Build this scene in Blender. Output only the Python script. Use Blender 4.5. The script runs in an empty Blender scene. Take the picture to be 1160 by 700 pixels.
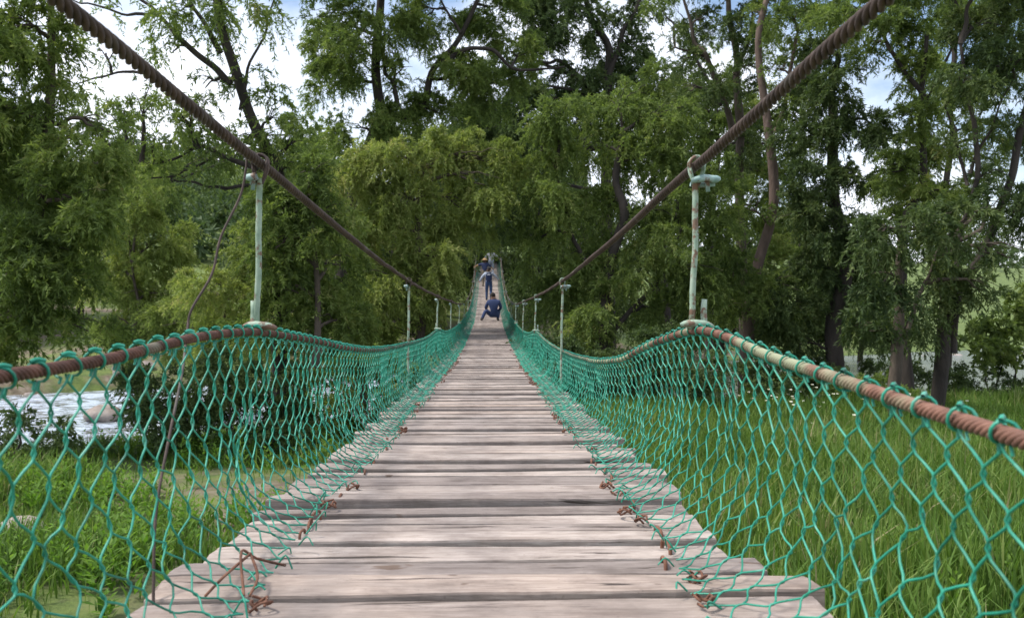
import bpy, math, random
import numpy as np
random.seed(4); rng = np.random.default_rng(4)
S = bpy.context.scene; COL = S.collection
CZ = 4.0; F = 1000.0; YAW = math.atan(26/1000); CAMX = 0.034
FW = np.array([math.sin(YAW), math.cos(YAW), 0]); RT = np.array([math.cos(YAW), -math.sin(YAW), 0])

def P(px, py, y):
    d = FW + RT*((px-580)/F) + np.array([0, 0, (350-py)/F])
    return np.array([CAMX, 0, CZ]) + d*(y/d[1])

# ---------------------------------------------------------------- mesh helpers
def link(o, parent=None):
    COL.objects.link(o)
    if parent is not None: o.parent = parent
    return o
def tag(o, label=None, cat=None, group=None, kind=None):
    if label: o['label'] = label
    if cat: o['category'] = cat
    if group: o['group'] = group
    if kind: o['kind'] = kind
    return o
def empty(name, loc=(0, 0, 0)):
    o = bpy.data.objects.new(name, None); o.location = loc; o.empty_display_size = .2
    return link(o)
def mesh(name, v, q, mats, parent=None, smooth=True, tint=None, midx=None, local=None):
    """v (n,3), q (m,4) or (m,3); local: subtract this origin (the parent's place)"""
    v = np.asarray(v, dtype=np.float32); q = np.asarray(q, dtype=np.int32)
    if local is not None: v = v - np.asarray(local, dtype=np.float32)
    k = q.shape[1]; me = bpy.data.meshes.new(name)
    me.vertices.add(len(v)); me.vertices.foreach_set('co', v.ravel())
    me.loops.add(q.size); me.loops.foreach_set('vertex_index', q.ravel())
    me.polygons.add(len(q)); me.polygons.foreach_set('loop_start', np.arange(0, q.size, k, dtype=np.int32))
    try: me.polygons.foreach_set('loop_total', np.full(len(q), k, dtype=np.int32))
    except Exception: pass
    for m in (mats if isinstance(mats, (list, tuple)) else [mats]): me.materials.append(m)
    if midx is not None: me.polygons.foreach_set('material_index', np.asarray(midx, dtype=np.int32))
    me.polygons.foreach_set('use_smooth', np.full(len(q), bool(smooth)))
    if tint is not None:
        a = me.attributes.new('tint', 'FLOAT', 'FACE'); a.data.foreach_set('value', np.asarray(tint, dtype=np.float32))
    me.update(calc_edges=True)
    o = bpy.data.objects.new(name, me)
    if local is not None and parent is None: o.location = local
    return link(o, parent)
class MB:
    def __init__(s): s.v = []; s.q = []; s.n = 0
    def add(s, v, q):
        s.v.append(np.asarray(v, float)); s.q.append(np.asarray(q)+s.n); s.n += len(v)
    def tube(s, pts, r, sides=8, cap=True, ref=None):
        v, q = tubes(np.asarray(pts, float)[None], np.asarray(r, float), sides, ref)
        st = s.n; s.add(v, q)
        if cap:
            n = len(pts)
            for base in (0, (n-1)*sides):
                c = v[base:base+sides].mean(0); i0 = s.n
                s.v.append(np.vstack([c[None]])); s.n += 1
                b = st+base
                s.q.append(np.array([[b+j, b+(j+1) % sides, i0, i0] for j in range(0, sides)]))
    def box(s, c, d, rot=None, jit=0):
        c = np.asarray(c, float); d = np.asarray(d, float)/2
        k = np.array([[x, y, z] for z in (-1, 1) for y in (-1, 1) for x in (-1, 1)], float)*d
        if jit: k += rng.normal(0, jit, k.shape)
        if rot is not None: k = k @ np.asarray(rot).T
        s.add(k+c, [[0, 2, 3, 1], [4, 5, 7, 6], [0, 1, 5, 4], [2, 6, 7, 3], [0, 4, 6, 2], [1, 3, 7, 5]])
    def build(s, name, mat, parent=None, **k):
        q = np.vstack(s.q)
        v = np.vstack(s.v)
        deg = q[:, 2] == q[:, 3]
        if deg.any():   # fan caps: split into a tiny centre quad-free triangle list
            me = bpy.data.meshes.new(name); loc = k.get('local')
            if loc is not None: v = v-np.asarray(loc)
            faces = [tuple(int(i) for i in f) if not d_ else tuple(int(i) for i in f[:3]) for f, d_ in zip(q, deg)]
            me.from_pydata(v.tolist(), [], faces)
            for m in (mat if isinstance(mat, (list, tuple)) else [mat]): me.materials.append(m)
            me.polygons.foreach_set('use_smooth', np.full(len(faces), bool(k.get('smooth', True))))
            me.update()
            o = bpy.data.objects.new(name, me)
            if loc is not None and parent is None: o.location = loc
            return link(o, parent)
        return mesh(name, v, q, mat, parent, **k)
def tubes(p, r, sides=5, ref=None):
    """batch of polylines p (W,N,3) with radii r scalar/(N)/(W,N)"""
    W, N, _ = p.shape
    t = np.gradient(p, axis=1); t /= np.linalg.norm(t, axis=2, keepdims=True)+1e-12
    if ref is None:
        d = np.abs(p[:, -1]-p[:, 0]).sum(0); ref = np.eye(3)[int(np.argmin(d))]
    ref = np.asarray(ref, float)
    a = np.cross(t, ref); a /= np.linalg.norm(a, axis=2, keepdims=True)+1e-12
    b = np.cross(t, a)
    r = np.broadcast_to(np.asarray(r, float), (W, N))
    ang = np.arange(sides)*2*math.pi/sides
    v = p[:, :, None, :]+r[:, :, None, None]*(a[:, :, None, :]*np.cos(ang)[None, None, :, None]+b[:, :, None, :]*np.sin(ang)[None, None, :, None])
    idx = np.arange(W*N*sides).reshape(W, N, sides); nx = np.roll(idx, -1, axis=2)
    q = np.stack([idx[:, :-1], nx[:, :-1], nx[:, 1:], idx[:, 1:]], axis=-1).reshape(-1, 4)
    return v.reshape(-1, 3), q
def spline(pts, n):
    """Catmull-Rom through pts"""
    pts = np.asarray(pts, float); m = len(pts)
    if m < 3:
        t = np.linspace(0, 1, n)[:, None]; return pts[0]*(1-t)+pts[-1]*t
    e = np.vstack([2*pts[0]-pts[1], pts, 2*pts[-1]-pts[-2]])
    u = np.linspace(0, m-1-1e-6, n); i = u.astype(int); f = (u-i)[:, None]
    p0, p1, p2, p3 = e[i], e[i+1], e[i+2], e[i+3]
    return .5*((2*p1)+(-p0+p2)*f+(2*p0-5*p1+4*p2-p3)*f**2+(-p0+3*p1-3*p2+p3)*f**3)
def vnoise(x, seed=0):
    """smooth 1-D noise in -1..1"""
    r = np.random.default_rng(seed).uniform(-1, 1, 4096)
    x = np.asarray(x, float)+1000; i = np.floor(x).astype(int); f = x-i; f = f*f*(3-2*f)
    return r[i % 4096]*(1-f)+r[(i+1) % 4096]*f
def vnoise2(x, y, seed=0):
    r = np.random.default_rng(seed).uniform(-1, 1, (256, 256))
    x = np.asarray(x, float)+500; y = np.asarray(y, float)+500
    i = np.floor(x).astype(int); j = np.floor(y).astype(int); f = x-i; g = y-j; f = f*f*(3-2*f); g = g*g*(3-2*g)
    a = r[i % 256, j % 256]; b = r[(i+1) % 256, j % 256]; c = r[i % 256, (j+1) % 256]; d = r[(i+1) % 256, (j+1) % 256]
    return (a*(1-f)+b*f)*(1-g)+(c*(1-f)+d*f)*g

# ---------------------------------------------------------------- materials
def nmat(name):
    m = bpy.data.materials.new(name); m.use_nodes = True
    nt = m.node_tree; nt.nodes.clear(); out = nt.nodes.new('ShaderNodeOutputMaterial')
    return m, nt, out
def N(nt, t, **k):
    n = nt.nodes.new('ShaderNode'+t)
    for a, b in k.items():
        if a in n.inputs.keys(): n.inputs[a].default_value = b
        else: setattr(n, a, b)
    return n
def ramp(nt, fac, stops, interp='LINEAR'):
    r = N(nt, 'ValToRGB'); r.color_ramp.interpolation = interp
    el = r.color_ramp.elements
    while len(el) < len(stops): el.new(.5)
    for e, (p, c) in zip(el, stops):
        e.position = p; e.color = (*c, 1) if len(c) == 3 else c
    nt.links.new(fac, r.inputs[0]); return r.outputs[0]
def mixc(nt, fac, a, b, mode='MIX'):
    m = N(nt, 'Mix', data_type='RGBA', blend_type=mode)
    for s, x in ((0, fac), (6, a), (7, b)):
        if isinstance(x, bpy.types.NodeSocket): nt.links.new(x, m.inputs[s])
        elif s == 0: m.inputs[0].default_value = x
        else: m.inputs[s].default_value = (*x, 1)
    return m.outputs[2]
def noise(nt, scale, detail=5, rough=.6, stretch=None, coord='Object', dist=0):
    tc = N(nt, 'TexCoord'); n = N(nt, 'TexNoise'); n.inputs['Scale'].default_value = scale
    n.inputs['Detail'].default_value = detail; n.inputs['Roughness'].default_value = rough; n.inputs['Distortion'].default_value = dist
    src = tc.outputs[coord]
    if coord == 'World': pass
    if stretch:
        mp = N(nt, 'Mapping'); mp.inputs['Scale'].default_value = stretch
        nt.links.new(src, mp.inputs[0]); src = mp.outputs[0]
    nt.links.new(src, n.inputs['Vector']); return n.outputs[0]
def surf(name, stops, scale=6, rough=.8, bump=.3, bscale=40, stretch=None, metal=0, bdist=.01, second=None):
    m, nt, out = nmat(name)
    c = ramp(nt, noise(nt, scale, stretch=stretch), stops)
    if second: c = mixc(nt, ramp(nt, noise(nt, second[0], stretch=stretch), [(second[1], (0, 0, 0)), (second[2], (1, 1, 1))]), c, second[3])
    b = N(nt, 'BsdfPrincipled'); nt.links.new(c, b.inputs['Base Color']); b.inputs['Roughness'].default_value = rough
    b.inputs['Metallic'].default_value = metal
    if bump:
        bp = N(nt, 'Bump'); bp.inputs['Strength'].default_value = bump; bp.inputs['Distance'].default_value = bdist
        nt.links.new(noise(nt, bscale, stretch=stretch), bp.inputs['Height']); nt.links.new(bp.outputs[0], b.inputs['Normal'])
    nt.links.new(b.outputs[0], out.inputs[0]); return m
def leafmat(name, stops, trans=.43, rough=.62):
    m, nt, out = nmat(name)
    at = N(nt, 'Attribute', attribute_name='tint'); c = ramp(nt, at.outputs['Fac'], stops)
    b = N(nt, 'BsdfPrincipled'); nt.links.new(c, b.inputs['Base Color']); b.inputs['Roughness'].default_value = rough
    b.inputs['Specular IOR Level'].default_value = .18
    t = N(nt, 'BsdfTranslucent'); nt.links.new(mixc(nt, 1, c, (1.5, 1.6, .9), 'MULTIPLY'), t.inputs[0])
    mx = N(nt, 'MixShader'); mx.inputs[0].default_value = trans
    nt.links.new(b.outputs[0], mx.inputs[1]); nt.links.new(t.outputs[0], mx.inputs[2]); nt.links.new(mx.outputs[0], out.inputs[0])
    return m
LF_MID = leafmat('leaves_mid', [(0, (.072, .108, .034)), (.45, (.145, .200, .056)), (.85, (.220, .270, .080)), (1, (.29, .29, .12))])
LF_YEL = leafmat('leaves_yellow_green', [(0, (.115, .155, .042)), (.4, (.205, .255, .070)), (.8, (.285, .315, .105)), (1, (.37, .34, .16))], .4)
LF_DRK = leafmat('leaves_dark', [(0, (.038, .064, .025)), (.5, (.082, .122, .042)), (1, (.145, .18, .062))], .3)
LF_FAR = leafmat('leaves_far', [(0, (.045, .075, .035)), (.5, (.075, .115, .048)), (1, (.12, .16, .06))], .25)
LF_WEED = leafmat('leaves_weed', [(0, (.055, .12, .018)), (.5, (.10, .20, .028)), (1, (.17, .27, .055))], .4)
GRASS = leafmat('grass_blades', [(0, (.055, .10, .020)), (.4, (.10, .18, .034)), (.72, (.165, .235, .06)), (.9, (.25, .25, .12)), (1, (.32, .27, .16))], .35)
PETAL = leafmat('white_petals', [(0, (.7, .7, .66)), (1, (.85, .84, .8))], .3)
BARK = surf('bark', [(.3, (.045, .034, .026)), (.55, (.085, .066, .05)), (.75, (.15, .12, .095))], 3, .95, .9, 9, (1, 1, .35), bdist=.05)
BARK_DK = surf('bark_dark', [(.3, (.02, .016, .013)), (.6, (.045, .036, .03)), (.8, (.085, .07, .055))], 3, .95, .9, 9, (1, 1, .35), bdist=.05)
BARK_RD = surf('bark_reddish', [(.3, (.085, .058, .046)), (.55, (.15, .105, .085)), (.75, (.23, .17, .14))], 3, .95, .9, 9, (1, 1, .3), bdist=.05)

def wood():
    m, nt, out = nmat('weathered_plank')
    oi = N(nt, 'ObjectInfo'); tc = N(nt, 'TexCoord')
    ofs = N(nt, 'VectorMath', operation='MULTIPLY_ADD'); nt.links.new(oi.outputs['Random'], ofs.inputs[0])
    ofs.inputs[1].default_value = (37, 91, 13); nt.links.new(tc.outputs['Object'], ofs.inputs[2])
    def nz(scale, st, det=6, dist=0):
        mp = N(nt, 'Mapping'); mp.inputs['Scale'].default_value = st; nt.links.new(ofs.outputs[0], mp.inputs[0])
        n = N(nt, 'TexNoise'); n.inputs['Scale'].default_value = scale; n.inputs['Detail'].default_value = det
        n.inputs['Roughness'].default_value = .62; n.inputs['Distortion'].default_value = dist
        nt.links.new(mp.outputs[0], n.inputs['Vector']); return n.outputs[0]
    grain = nz(38, (.085, 1, 1), 9, .5)
    c = ramp(nt, grain, [(.28, (.26, .215, .19)), (.44, (.37, .32, .29)), (.58, (.45, .395, .365)), (.75, (.53, .48, .455))])
    per = ramp(nt, oi.outputs['Random'], [(0, (.58, .56, .56)), (.3, (1, .98, .96)), (.5, (.78, .75, .73)), (.65, (1.05, 1.03, 1.01)), (.8, (.90, .83, .77)), (1, (.68, .68, .69))])
    c = mixc(nt, 1, c, per, 'MULTIPLY')
    st = ramp(nt, nz(2.2, (.7, 2, 2), 4), [(.46, (0, 0, 0)), (.66, (1, 1, 1))])
    c = mixc(nt, mixc(nt, .6, (0, 0, 0), st), c, (.21, .18, .165))
    cr = ramp(nt, nz(17, (.06, 1, 1), 4, .8), [(.335, (1, 1, 1)), (.36, (0, 0, 0))])
    c = mixc(nt, cr, c, (.06, .045, .038))
    kn = ramp(nt, nz(6.5, (1, 1.6, 1), 2), [(.70, (0, 0, 0)), (.735, (1, 1, 1))])
    c = mixc(nt, mixc(nt, .8, (0, 0, 0), kn), c, (.13, .085, .06))
    sp = ramp(nt, nz(60, (1, 1, 1), 3), [(.64, (0, 0, 0)), (.70, (1, 1, 1))])
    c = mixc(nt, mixc(nt, .35, (0, 0, 0), sp), c, (.16, .125, .105))
    dirt = ramp(nt, nz(4.5, (1, 1, 1), 7), [(.36, (.66, .63, .62)), (.56, (1.08, 1.07, 1.06))])
    c = mixc(nt, .8, c, dirt, 'MULTIPLY')
    fine = nz(170, (.10, 1, 1), 4)
    c = mixc(nt, .35, c, ramp(nt, fine, [(.3, (.35, .31, .29)), (.65, (1.1, 1.1, 1.1))]), 'MULTIPLY')
    b = N(nt, 'BsdfPrincipled'); b.inputs['Roughness'].default_value = .82; b.inputs['Specular IOR Level'].default_value = .35
    nt.links.new(c, b.inputs['Base Color'])
    ad = N(nt, 'Math', operation='SUBTRACT'); nt.links.new(grain, ad.inputs[0]); nt.links.new(cr, ad.inputs[1])
    bp = N(nt, 'Bump'); bp.inputs['Strength'].default_value = .55; bp.inputs['Distance'].default_value = .006
    nt.links.new(ad.outputs[0], bp.inputs['Height']); nt.links.new(bp.outputs[0], b.inputs['Normal'])
    nt.links.new(b.outputs[0], out.inputs[0]); return m
WOOD = wood()
RUST = surf('rust', [(.3, (.075, .032, .02)), (.55, (.17, .075, .045)), (.75, (.27, .13, .08))], 30, .85, .5, 120, bdist=.002)
def ropemat(name, a, b_, c_, paint, lo, hi, pscale=1.2, rough=.75):
    m, nt, out = nmat(name)
    c = ramp(nt, noise(nt, 22, 6), [(.3, a), (.55, b_), (.75, c_)])
    if paint:
        c = mixc(nt, ramp(nt, noise(nt, pscale, 4, .7, (1, 1, 1)), [(lo, (0, 0, 0)), (hi, (1, 1, 1))]), c, paint)
    b = N(nt, 'BsdfPrincipled'); nt.links.new(c, b.inputs['Base Color']); b.inputs['Roughness'].default_value = rough
    bp = N(nt, 'Bump'); bp.inputs['Strength'].default_value = .5; bp.inputs['Distance'].default_value = .0015
    nt.links.new(noise(nt, 260, 3), bp.inputs['Height']); nt.links.new(bp.outputs[0], b.inputs['Normal'])
    nt.links.new(b.outputs[0], out.inputs[0]); return m
ROPE_L = ropemat('rusty_wire_rope', (.05, .022, .015), (.115, .048, .032), (.19, .085, .06), (.22, .22, .16), .62, .72)
ROPE_R = ropemat('rusty_rope_with_paint', (.10, .048, .033), (.20, .095, .065), (.31, .175, .125), (.29, .31, .20), .50, .60, 1.7)
ROPE_C = ropemat('dark_cable', (.028, .018, .015), (.065, .042, .034), (.12, .085, .07), (.13, .13, .12), .60, .75, 2)
def teal():
    m, nt, out = nmat('green_coated_wire')
    c = ramp(nt, noise(nt, 9, 5), [(.3, (.006, .13, .082)), (.45, (.012, .225, .145)), (.60, (.03, .33, .225)), (.72, (.15, .40, .31))])
    b = N(nt, 'BsdfPrincipled'); nt.links.new(c, b.inputs['Base Color']); b.inputs['Roughness'].default_value = .42
    nt.links.new(b.outputs[0], out.inputs[0]); return m
TEAL = teal()
PAINT = surf('pale_green_paint', [(.3, (.16, .24, .17)), (.5, (.27, .37, .28)), (.7, (.38, .46, .37))], 14, .6, .35, 90, second=(24, .53, .60, (.17, .10, .065)), bdist=.003)
PAINT_B = surf('pale_blue_green_paint', [(.3, (.15, .26, .25)), (.5, (.26, .39, .37)), (.7, (.40, .50, .48))], 18, .55, .3, 90, second=(26, .54, .62, (.15, .10, .07)), bdist=.003)

# ---------------------------------------------------------------- world, sun, camera
SUN_EL, SUN_AZ = math.radians(60), math.radians(268)   # azimuth clockwise from +Y
w = bpy.data.worlds.new('World'); S.world = w; w.use_nodes = True
nt = w.node_tree; nt.nodes.clear(); out = nt.nodes.new('ShaderNodeOutputWorld')
sky = N(nt, 'TexSky', sky_type='NISHITA'); sky.sun_disc = False; sky.sun_elevation = SUN_EL; sky.sun_rotation = SUN_AZ
sky.dust_density = 2.0
tc = N(nt, 'TexCoord'); mp = N(nt, 'Mapping'); mp.inputs['Scale'].default_value = (1, 1, 1.7); mp.inputs['Location'].default_value = (.35, .1, .2)
nz_ = N(nt, 'TexNoise'); nz_.inputs['Scale'].default_value = 3.2; nz_.inputs['Detail'].default_value = 7; nz_.inputs['Roughness'].default_value = .55
nt.links.new(tc.outputs['Generated'], mp.inputs[0]); nt.links.new(mp.outputs[0], nz_.inputs['Vector'])
cl = ramp(nt, nz_.outputs[0], [(.40, (.0, .0, .0)), (.60, (1, 1, 1))])
mixs = mixc(nt, cl, sky.outputs[0], (7.2, 7.5, 8.2))
bg = N(nt, 'Background'); bg.inputs[1].default_value = .15; nt.links.new(mixs, bg.inputs[0]); nt.links.new(bg.outputs[0], out.inputs[0])
sl = bpy.data.lights.new('sun', 'SUN'); sl.energy = 3.1; sl.angle = math.radians(9); sl.color = (1, .95, .87)
so = link(bpy.data.objects.new('sun', sl)); so.rotation_euler = (math.radians(90)-SUN_EL, 0, -SUN_AZ+math.pi)
cam = bpy.data.cameras.new('camera'); co = link(bpy.data.objects.new('camera', cam)); S.camera = co
cam.sensor_width = 36; cam.lens = 36*F/1160; cam.clip_end = 3000; cam.clip_start = .05
cam.shift_y = 0
co.location = (CAMX, 0, CZ); co.rotation_euler = (math.pi/2, 0, -YAW)
cam.dof.use_dof = True; cam.dof.focus_distance = 5.0; cam.dof.aperture_fstop = 5.6
S.view_settings.view_transform = 'Standard'; S.view_settings.look = 'None'; S.view_settings.exposure = 0.5; S.view_settings.gamma = 1
S.render.engine = 'CYCLES'; S.cycles.use_denoising = True
S.cycles.max_bounces = 6; S.cycles.diffuse_bounces = 3; S.cycles.glossy_bounces = 2; S.cycles.transmission_bounces = 5; S.cycles.transparent_max_bounces = 4
S.cycles.caustics_reflective = False; S.cycles.caustics_refractive = False

# ---------------------------------------------------------------- terrain and water
def shore1(x): return 20.2+.50*(x+12)+1.2*vnoise(x/4, 3)
def shore2(x): return 44+.62*(x+12)+1.5*vnoise(x/5, 5)
def sstep(a, b, x): t = np.clip((x-a)/(b-a), 0, 1); return t*t*(3-2*t)
def ground(x, y):
    x = np.asarray(x, float); y = np.asarray(y, float)
    s1, s2 = shore1(x), shore2(x)
    near = -3.0+.12*vnoise2(x/3, y/3, 1)+.05*vnoise2(x, y, 2)-.25*sstep(s1-6, s1, y)
    far = -3.2+.17*np.clip(y-s2-1, 0, 75)+.03*np.clip(y-s2-76, 0, 300)+.5*vnoise2(x/9, y/9, 4)+.12*vnoise2(x/2, y/2, 6)
    far = far+30*np.exp(-(((x+95)/60)**2+((y-270)/70)**2))
    far = far+3.8*np.exp(-((x/6)**2+((y-84)/10)**2))
    bed = -4.3
    a = sstep(s1-.8, s1+1.5, y); b = sstep(s2-1.5, s2+1.0, y)
    return CZ+near*(1-a)+bed*a*(1-b)+far*b
def axis(fine0, fine1, step, lo, hi, growth):
    a = list(np.arange(fine0, fine1, step)); s = step
    while a[-1] < hi: s *= growth; a.append(a[-1]+s)
    s = step; b = []; c = fine0
    while c > lo: s *= growth; c -= s; b.append(c)
    return np.array(b[::-1]+a)
xs = axis(-30, 30, .45, -900, 900, 1.12); ys = axis(-4, 70, .45, -60, 1400, 1.10)
gx, gy = np.meshgrid(xs, ys); gz = ground(gx, gy)
idx = np.arange(gx.size).reshape(gx.shape)
q = np.stack([idx[:-1, :-1], idx[:-1, 1:], idx[1:, 1:], idx[1:, :-1]], -1).reshape(-1, 4)
m, nt, out = nmat('earth_and_turf')
big = noise(nt, .35, 6, .6); c1 = ramp(nt, noise(nt, 2.5, 7, .7), [(.3, (.075, .055, .035)), (.5, (.16, .125, .085)), (.7, (.27, .225, .17))])
c2 = ramp(nt, noise(nt, 1.3, 9, .78), [(.32, (.035, .06, .014)), (.45, (.075, .115, .024)), (.55, (.12, .165, .036)), (.68, (.17, .19, .06))])
sep = N(nt, 'SeparateXYZ'); tcn = N(nt, 'TexCoord'); nt.links.new(tcn.outputs['Object'], sep.inputs[0])
mr = N(nt, 'MapRange'); mr.inputs[1].default_value = 62; mr.inputs[2].default_value = 80; mr.inputs[3].default_value = 0; mr.inputs[4].default_value = .35
nt.links.new(sep.outputs[1], mr.inputs[0]); ad = N(nt, 'Math', operation='ADD'); nt.links.new(big, ad.inputs[0]); nt.links.new(mr.outputs[0], ad.inputs[1])
cc = mixc(nt, ramp(nt, ad.outputs[0], [(.42, (0, 0, 0)), (.55, (1, 1, 1))]), c1, c2)
b = N(nt, 'BsdfPrincipled'); b.inputs['Roughness'].default_value = .95; nt.links.new(cc, b.inputs['Base Color'])
bp = N(nt, 'Bump'); bp.inputs['Strength'].default_value = .8; bp.inputs['Distance'].default_value = .06; nt.links.new(noise(nt, 9, 7, .75), bp.inputs['Height']); nt.links.new(bp.outputs[0], b.inputs['Normal'])
nt.links.new(b.outputs[0], out.inputs[0])
tag(mesh('ground', np.stack([gx, gy, gz], -1).reshape(-1, 3), q, m), kind='structure')
# river
m, nt, out = nmat('river_water')
foam_sheen = ramp(nt, noise(nt, .8, 8, .75, (1, 1.2, 1), dist=1.2), [(.43, (0, 0, 0)), (.53, (1, 1, 1))])  # white rapids and sky reflection, both painted into the base colour
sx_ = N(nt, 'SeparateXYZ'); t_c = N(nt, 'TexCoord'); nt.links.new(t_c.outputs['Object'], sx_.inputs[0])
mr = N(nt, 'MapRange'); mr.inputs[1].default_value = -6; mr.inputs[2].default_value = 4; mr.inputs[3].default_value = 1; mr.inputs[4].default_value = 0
nt.links.new(sx_.outputs[0], mr.inputs[0]); foam_sheen = mixc(nt, mr.outputs[0], (0, 0, 0), foam_sheen)
c = mixc(nt, foam_sheen, (.12, .13, .12), (.66, .76, .92))
b = N(nt, 'BsdfPrincipled'); nt.links.new(c, b.inputs['Base Color']); b.inputs['Roughness'].default_value = .12
bp = N(nt, 'Bump'); bp.inputs['Strength'].default_value = 1; bp.inputs['Distance'].default_value = .12
nt.links.new(noise(nt, 3.5, 5, .6, (1, 2, 1)), bp.inputs['Height']); nt.links.new(bp.outputs[0], b.inputs['Normal'])
nt.links.new(b.outputs[0], out.inputs[0])
wz = CZ-3.62
xs2 = np.linspace(-160, 160, 60); wv = []; 
for x in xs2: wv += [(x, float(shore1(x))-5, wz), (x, float(shore2(x))+4, wz)]
wq = [[2*i, 2*i+2, 2*i+3, 2*i+1] for i in range(len(xs2)-1)]
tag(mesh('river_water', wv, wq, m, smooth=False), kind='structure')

# ---------------------------------------------------------------- bridge
Z = lambda pts: (np.array([p[0] for p in pts], float), np.array([p[1] for p in pts], float))
def smooth_interp(pts):
    xs_, zs = Z(pts); n = len(xs_)
    m_ = np.gradient(zs, xs_)
    def f(x):
        x = np.asarray(x, float); i = np.clip(np.searchsorted(xs_, x)-1, 0, n-2)
        h = xs_[i+1]-xs_[i]; t = (x-xs_[i])/h
        return CZ+(2*t**3-3*t**2+1)*zs[i]+(t**3-2*t**2+t)*h*m_[i]+(-2*t**3+3*t**2)*zs[i+1]+(t**3-t**2)*h*m_[i+1]
    return f
deck = smooth_interp([(-6, -.52), (0, -.735), (2.2, -.757), (3.3, -.763), (4.84, -.80), (6.3, -.84), (8.6, -.875), (11, -.92), (15.6, -.98), (20, -.97), (27, -.86), (33, -.70), (38.6, -.46), (44, 0), (50, .72), (60, 2.5), (73, 4.95), (78, 5.9)])
railL = smooth_interp([(-6, .15), (-1.5, -.02), (.5, -.135), (1.5, -.12), (3.24, -.085), (3.9, -.13), (5.75, -.265), (9.2, -.36), (12, -.385), (14.4, -.345), (17, -.44), (19.5, -.46), (25, -.42), (30, -.29), (38, .14), (44, .66), (50, 1.4), (60, 3.15), (73, 5.6), (78, 6.5)])
railR = smooth_interp([(-6, .1), (-1.5, -.12), (.5, -.215), (1.26, -.185), (2.2, -.14), (3.24, -.08), (3.9, -.14), (5.2, -.30), (7.2, -.405), (9.2, -.44), (12, -.43), (14.4, -.375), (17, -.47), (19.5, -.50), (25, -.42), (30, -.29), (38, .14), (44, .66), (50, 1.4), (60, 3.15), (73, 5.6), (78, 6.5)])
cab = smooth_interp([(-6, 1.0), (0, .675), (1.7, .598), (3.24, .53), (6, .40), (9.2, .29), (14.4, .205), (19.5, .165), (25, .14), (31, .25), (38, .62), (50, 2.05), (60, 3.95), (73, 6.7), (78, 7.9)])
B = empty('suspension_bridge', (0, 0, CZ-.75)); BL = np.array([0, 0, CZ-.75])
tag(B, 'narrow suspension footbridge of weathered grey planks with rusty cables and green netting', 'bridge')
W = .80
def rope(f, x, R, strands, pitch, y0, y1, name, mat, seed, xn=.0):
    mb = MB()
    for (a, b, step, sides) in ((y0, 7, .008, 7), (7, 20, .035, 5), (20, y1, .16, 4)):
        y = np.arange(a, b+step, step); c = np.stack([x+xn*vnoise(y*.8, seed), y, f(y)+.004*vnoise(y*2, seed+1)], 1)
        t = np.gradient(c, axis=0); t /= np.linalg.norm(t, axis=1, keepdims=True)
        e1 = np.cross(t, [1, 0, 0]); e1 /= np.linalg.norm(e1, axis=1, keepdims=True); e2 = np.cross(t, e1)
        if a >= 20:
            v, q_ = tubes(c[None], R, 6, (1, 0, 0)); mb.add(v, q_); continue
        rs = R*math.sin(math.pi/strands)/(1+math.sin(math.pi/strands))*(1.0 if strands < 5 else 1.08)
        for k in range(strands):
            ph = 2*math.pi*(y/pitch+k/strands)
            p = c+(R-rs)*(e1*np.cos(ph)[:, None]+e2*np.sin(ph)[:, None])
            v, q_ = tubes(p[None], rs, sides, (1, 0, 0)); mb.add(v, q_)
        v, q_ = tubes(c[None], (R-rs)*.8, 5, (1, 0, 0)); mb.add(v, q_)
    return mb.build(name, mat, B, local=BL)
rope(cab, -W, .0185, 4, .145, -3, 77, 'main_cable', ROPE_C, 11)['label'] = 'dark brown twisted steel cable slanting up to the left'
rope(cab, W, .0185, 4, -.145, -3, 77, 'main_cable', ROPE_C, 12)['label'] = 'dark brown twisted steel cable slanting up to the right'
rope(railL, -W, .0135, 6, .10, -3, 77, 'handrail_cable', ROPE_L, 13)['label'] = 'dark rusty handrail cable on the left'
rope(railR, W, .0145, 6, -.10, -3, 77, 'handrail_cable', ROPE_R, 14)['label'] = 'orange rusty handrail cable with faded paint on the right'
for sx in (-1, 1):
    rope(lambda y: deck(y)-.058, sx*.53, .011, 5, .15, -1, 77, 'deck_cable', ROPE_L, 15+sx)

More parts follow.
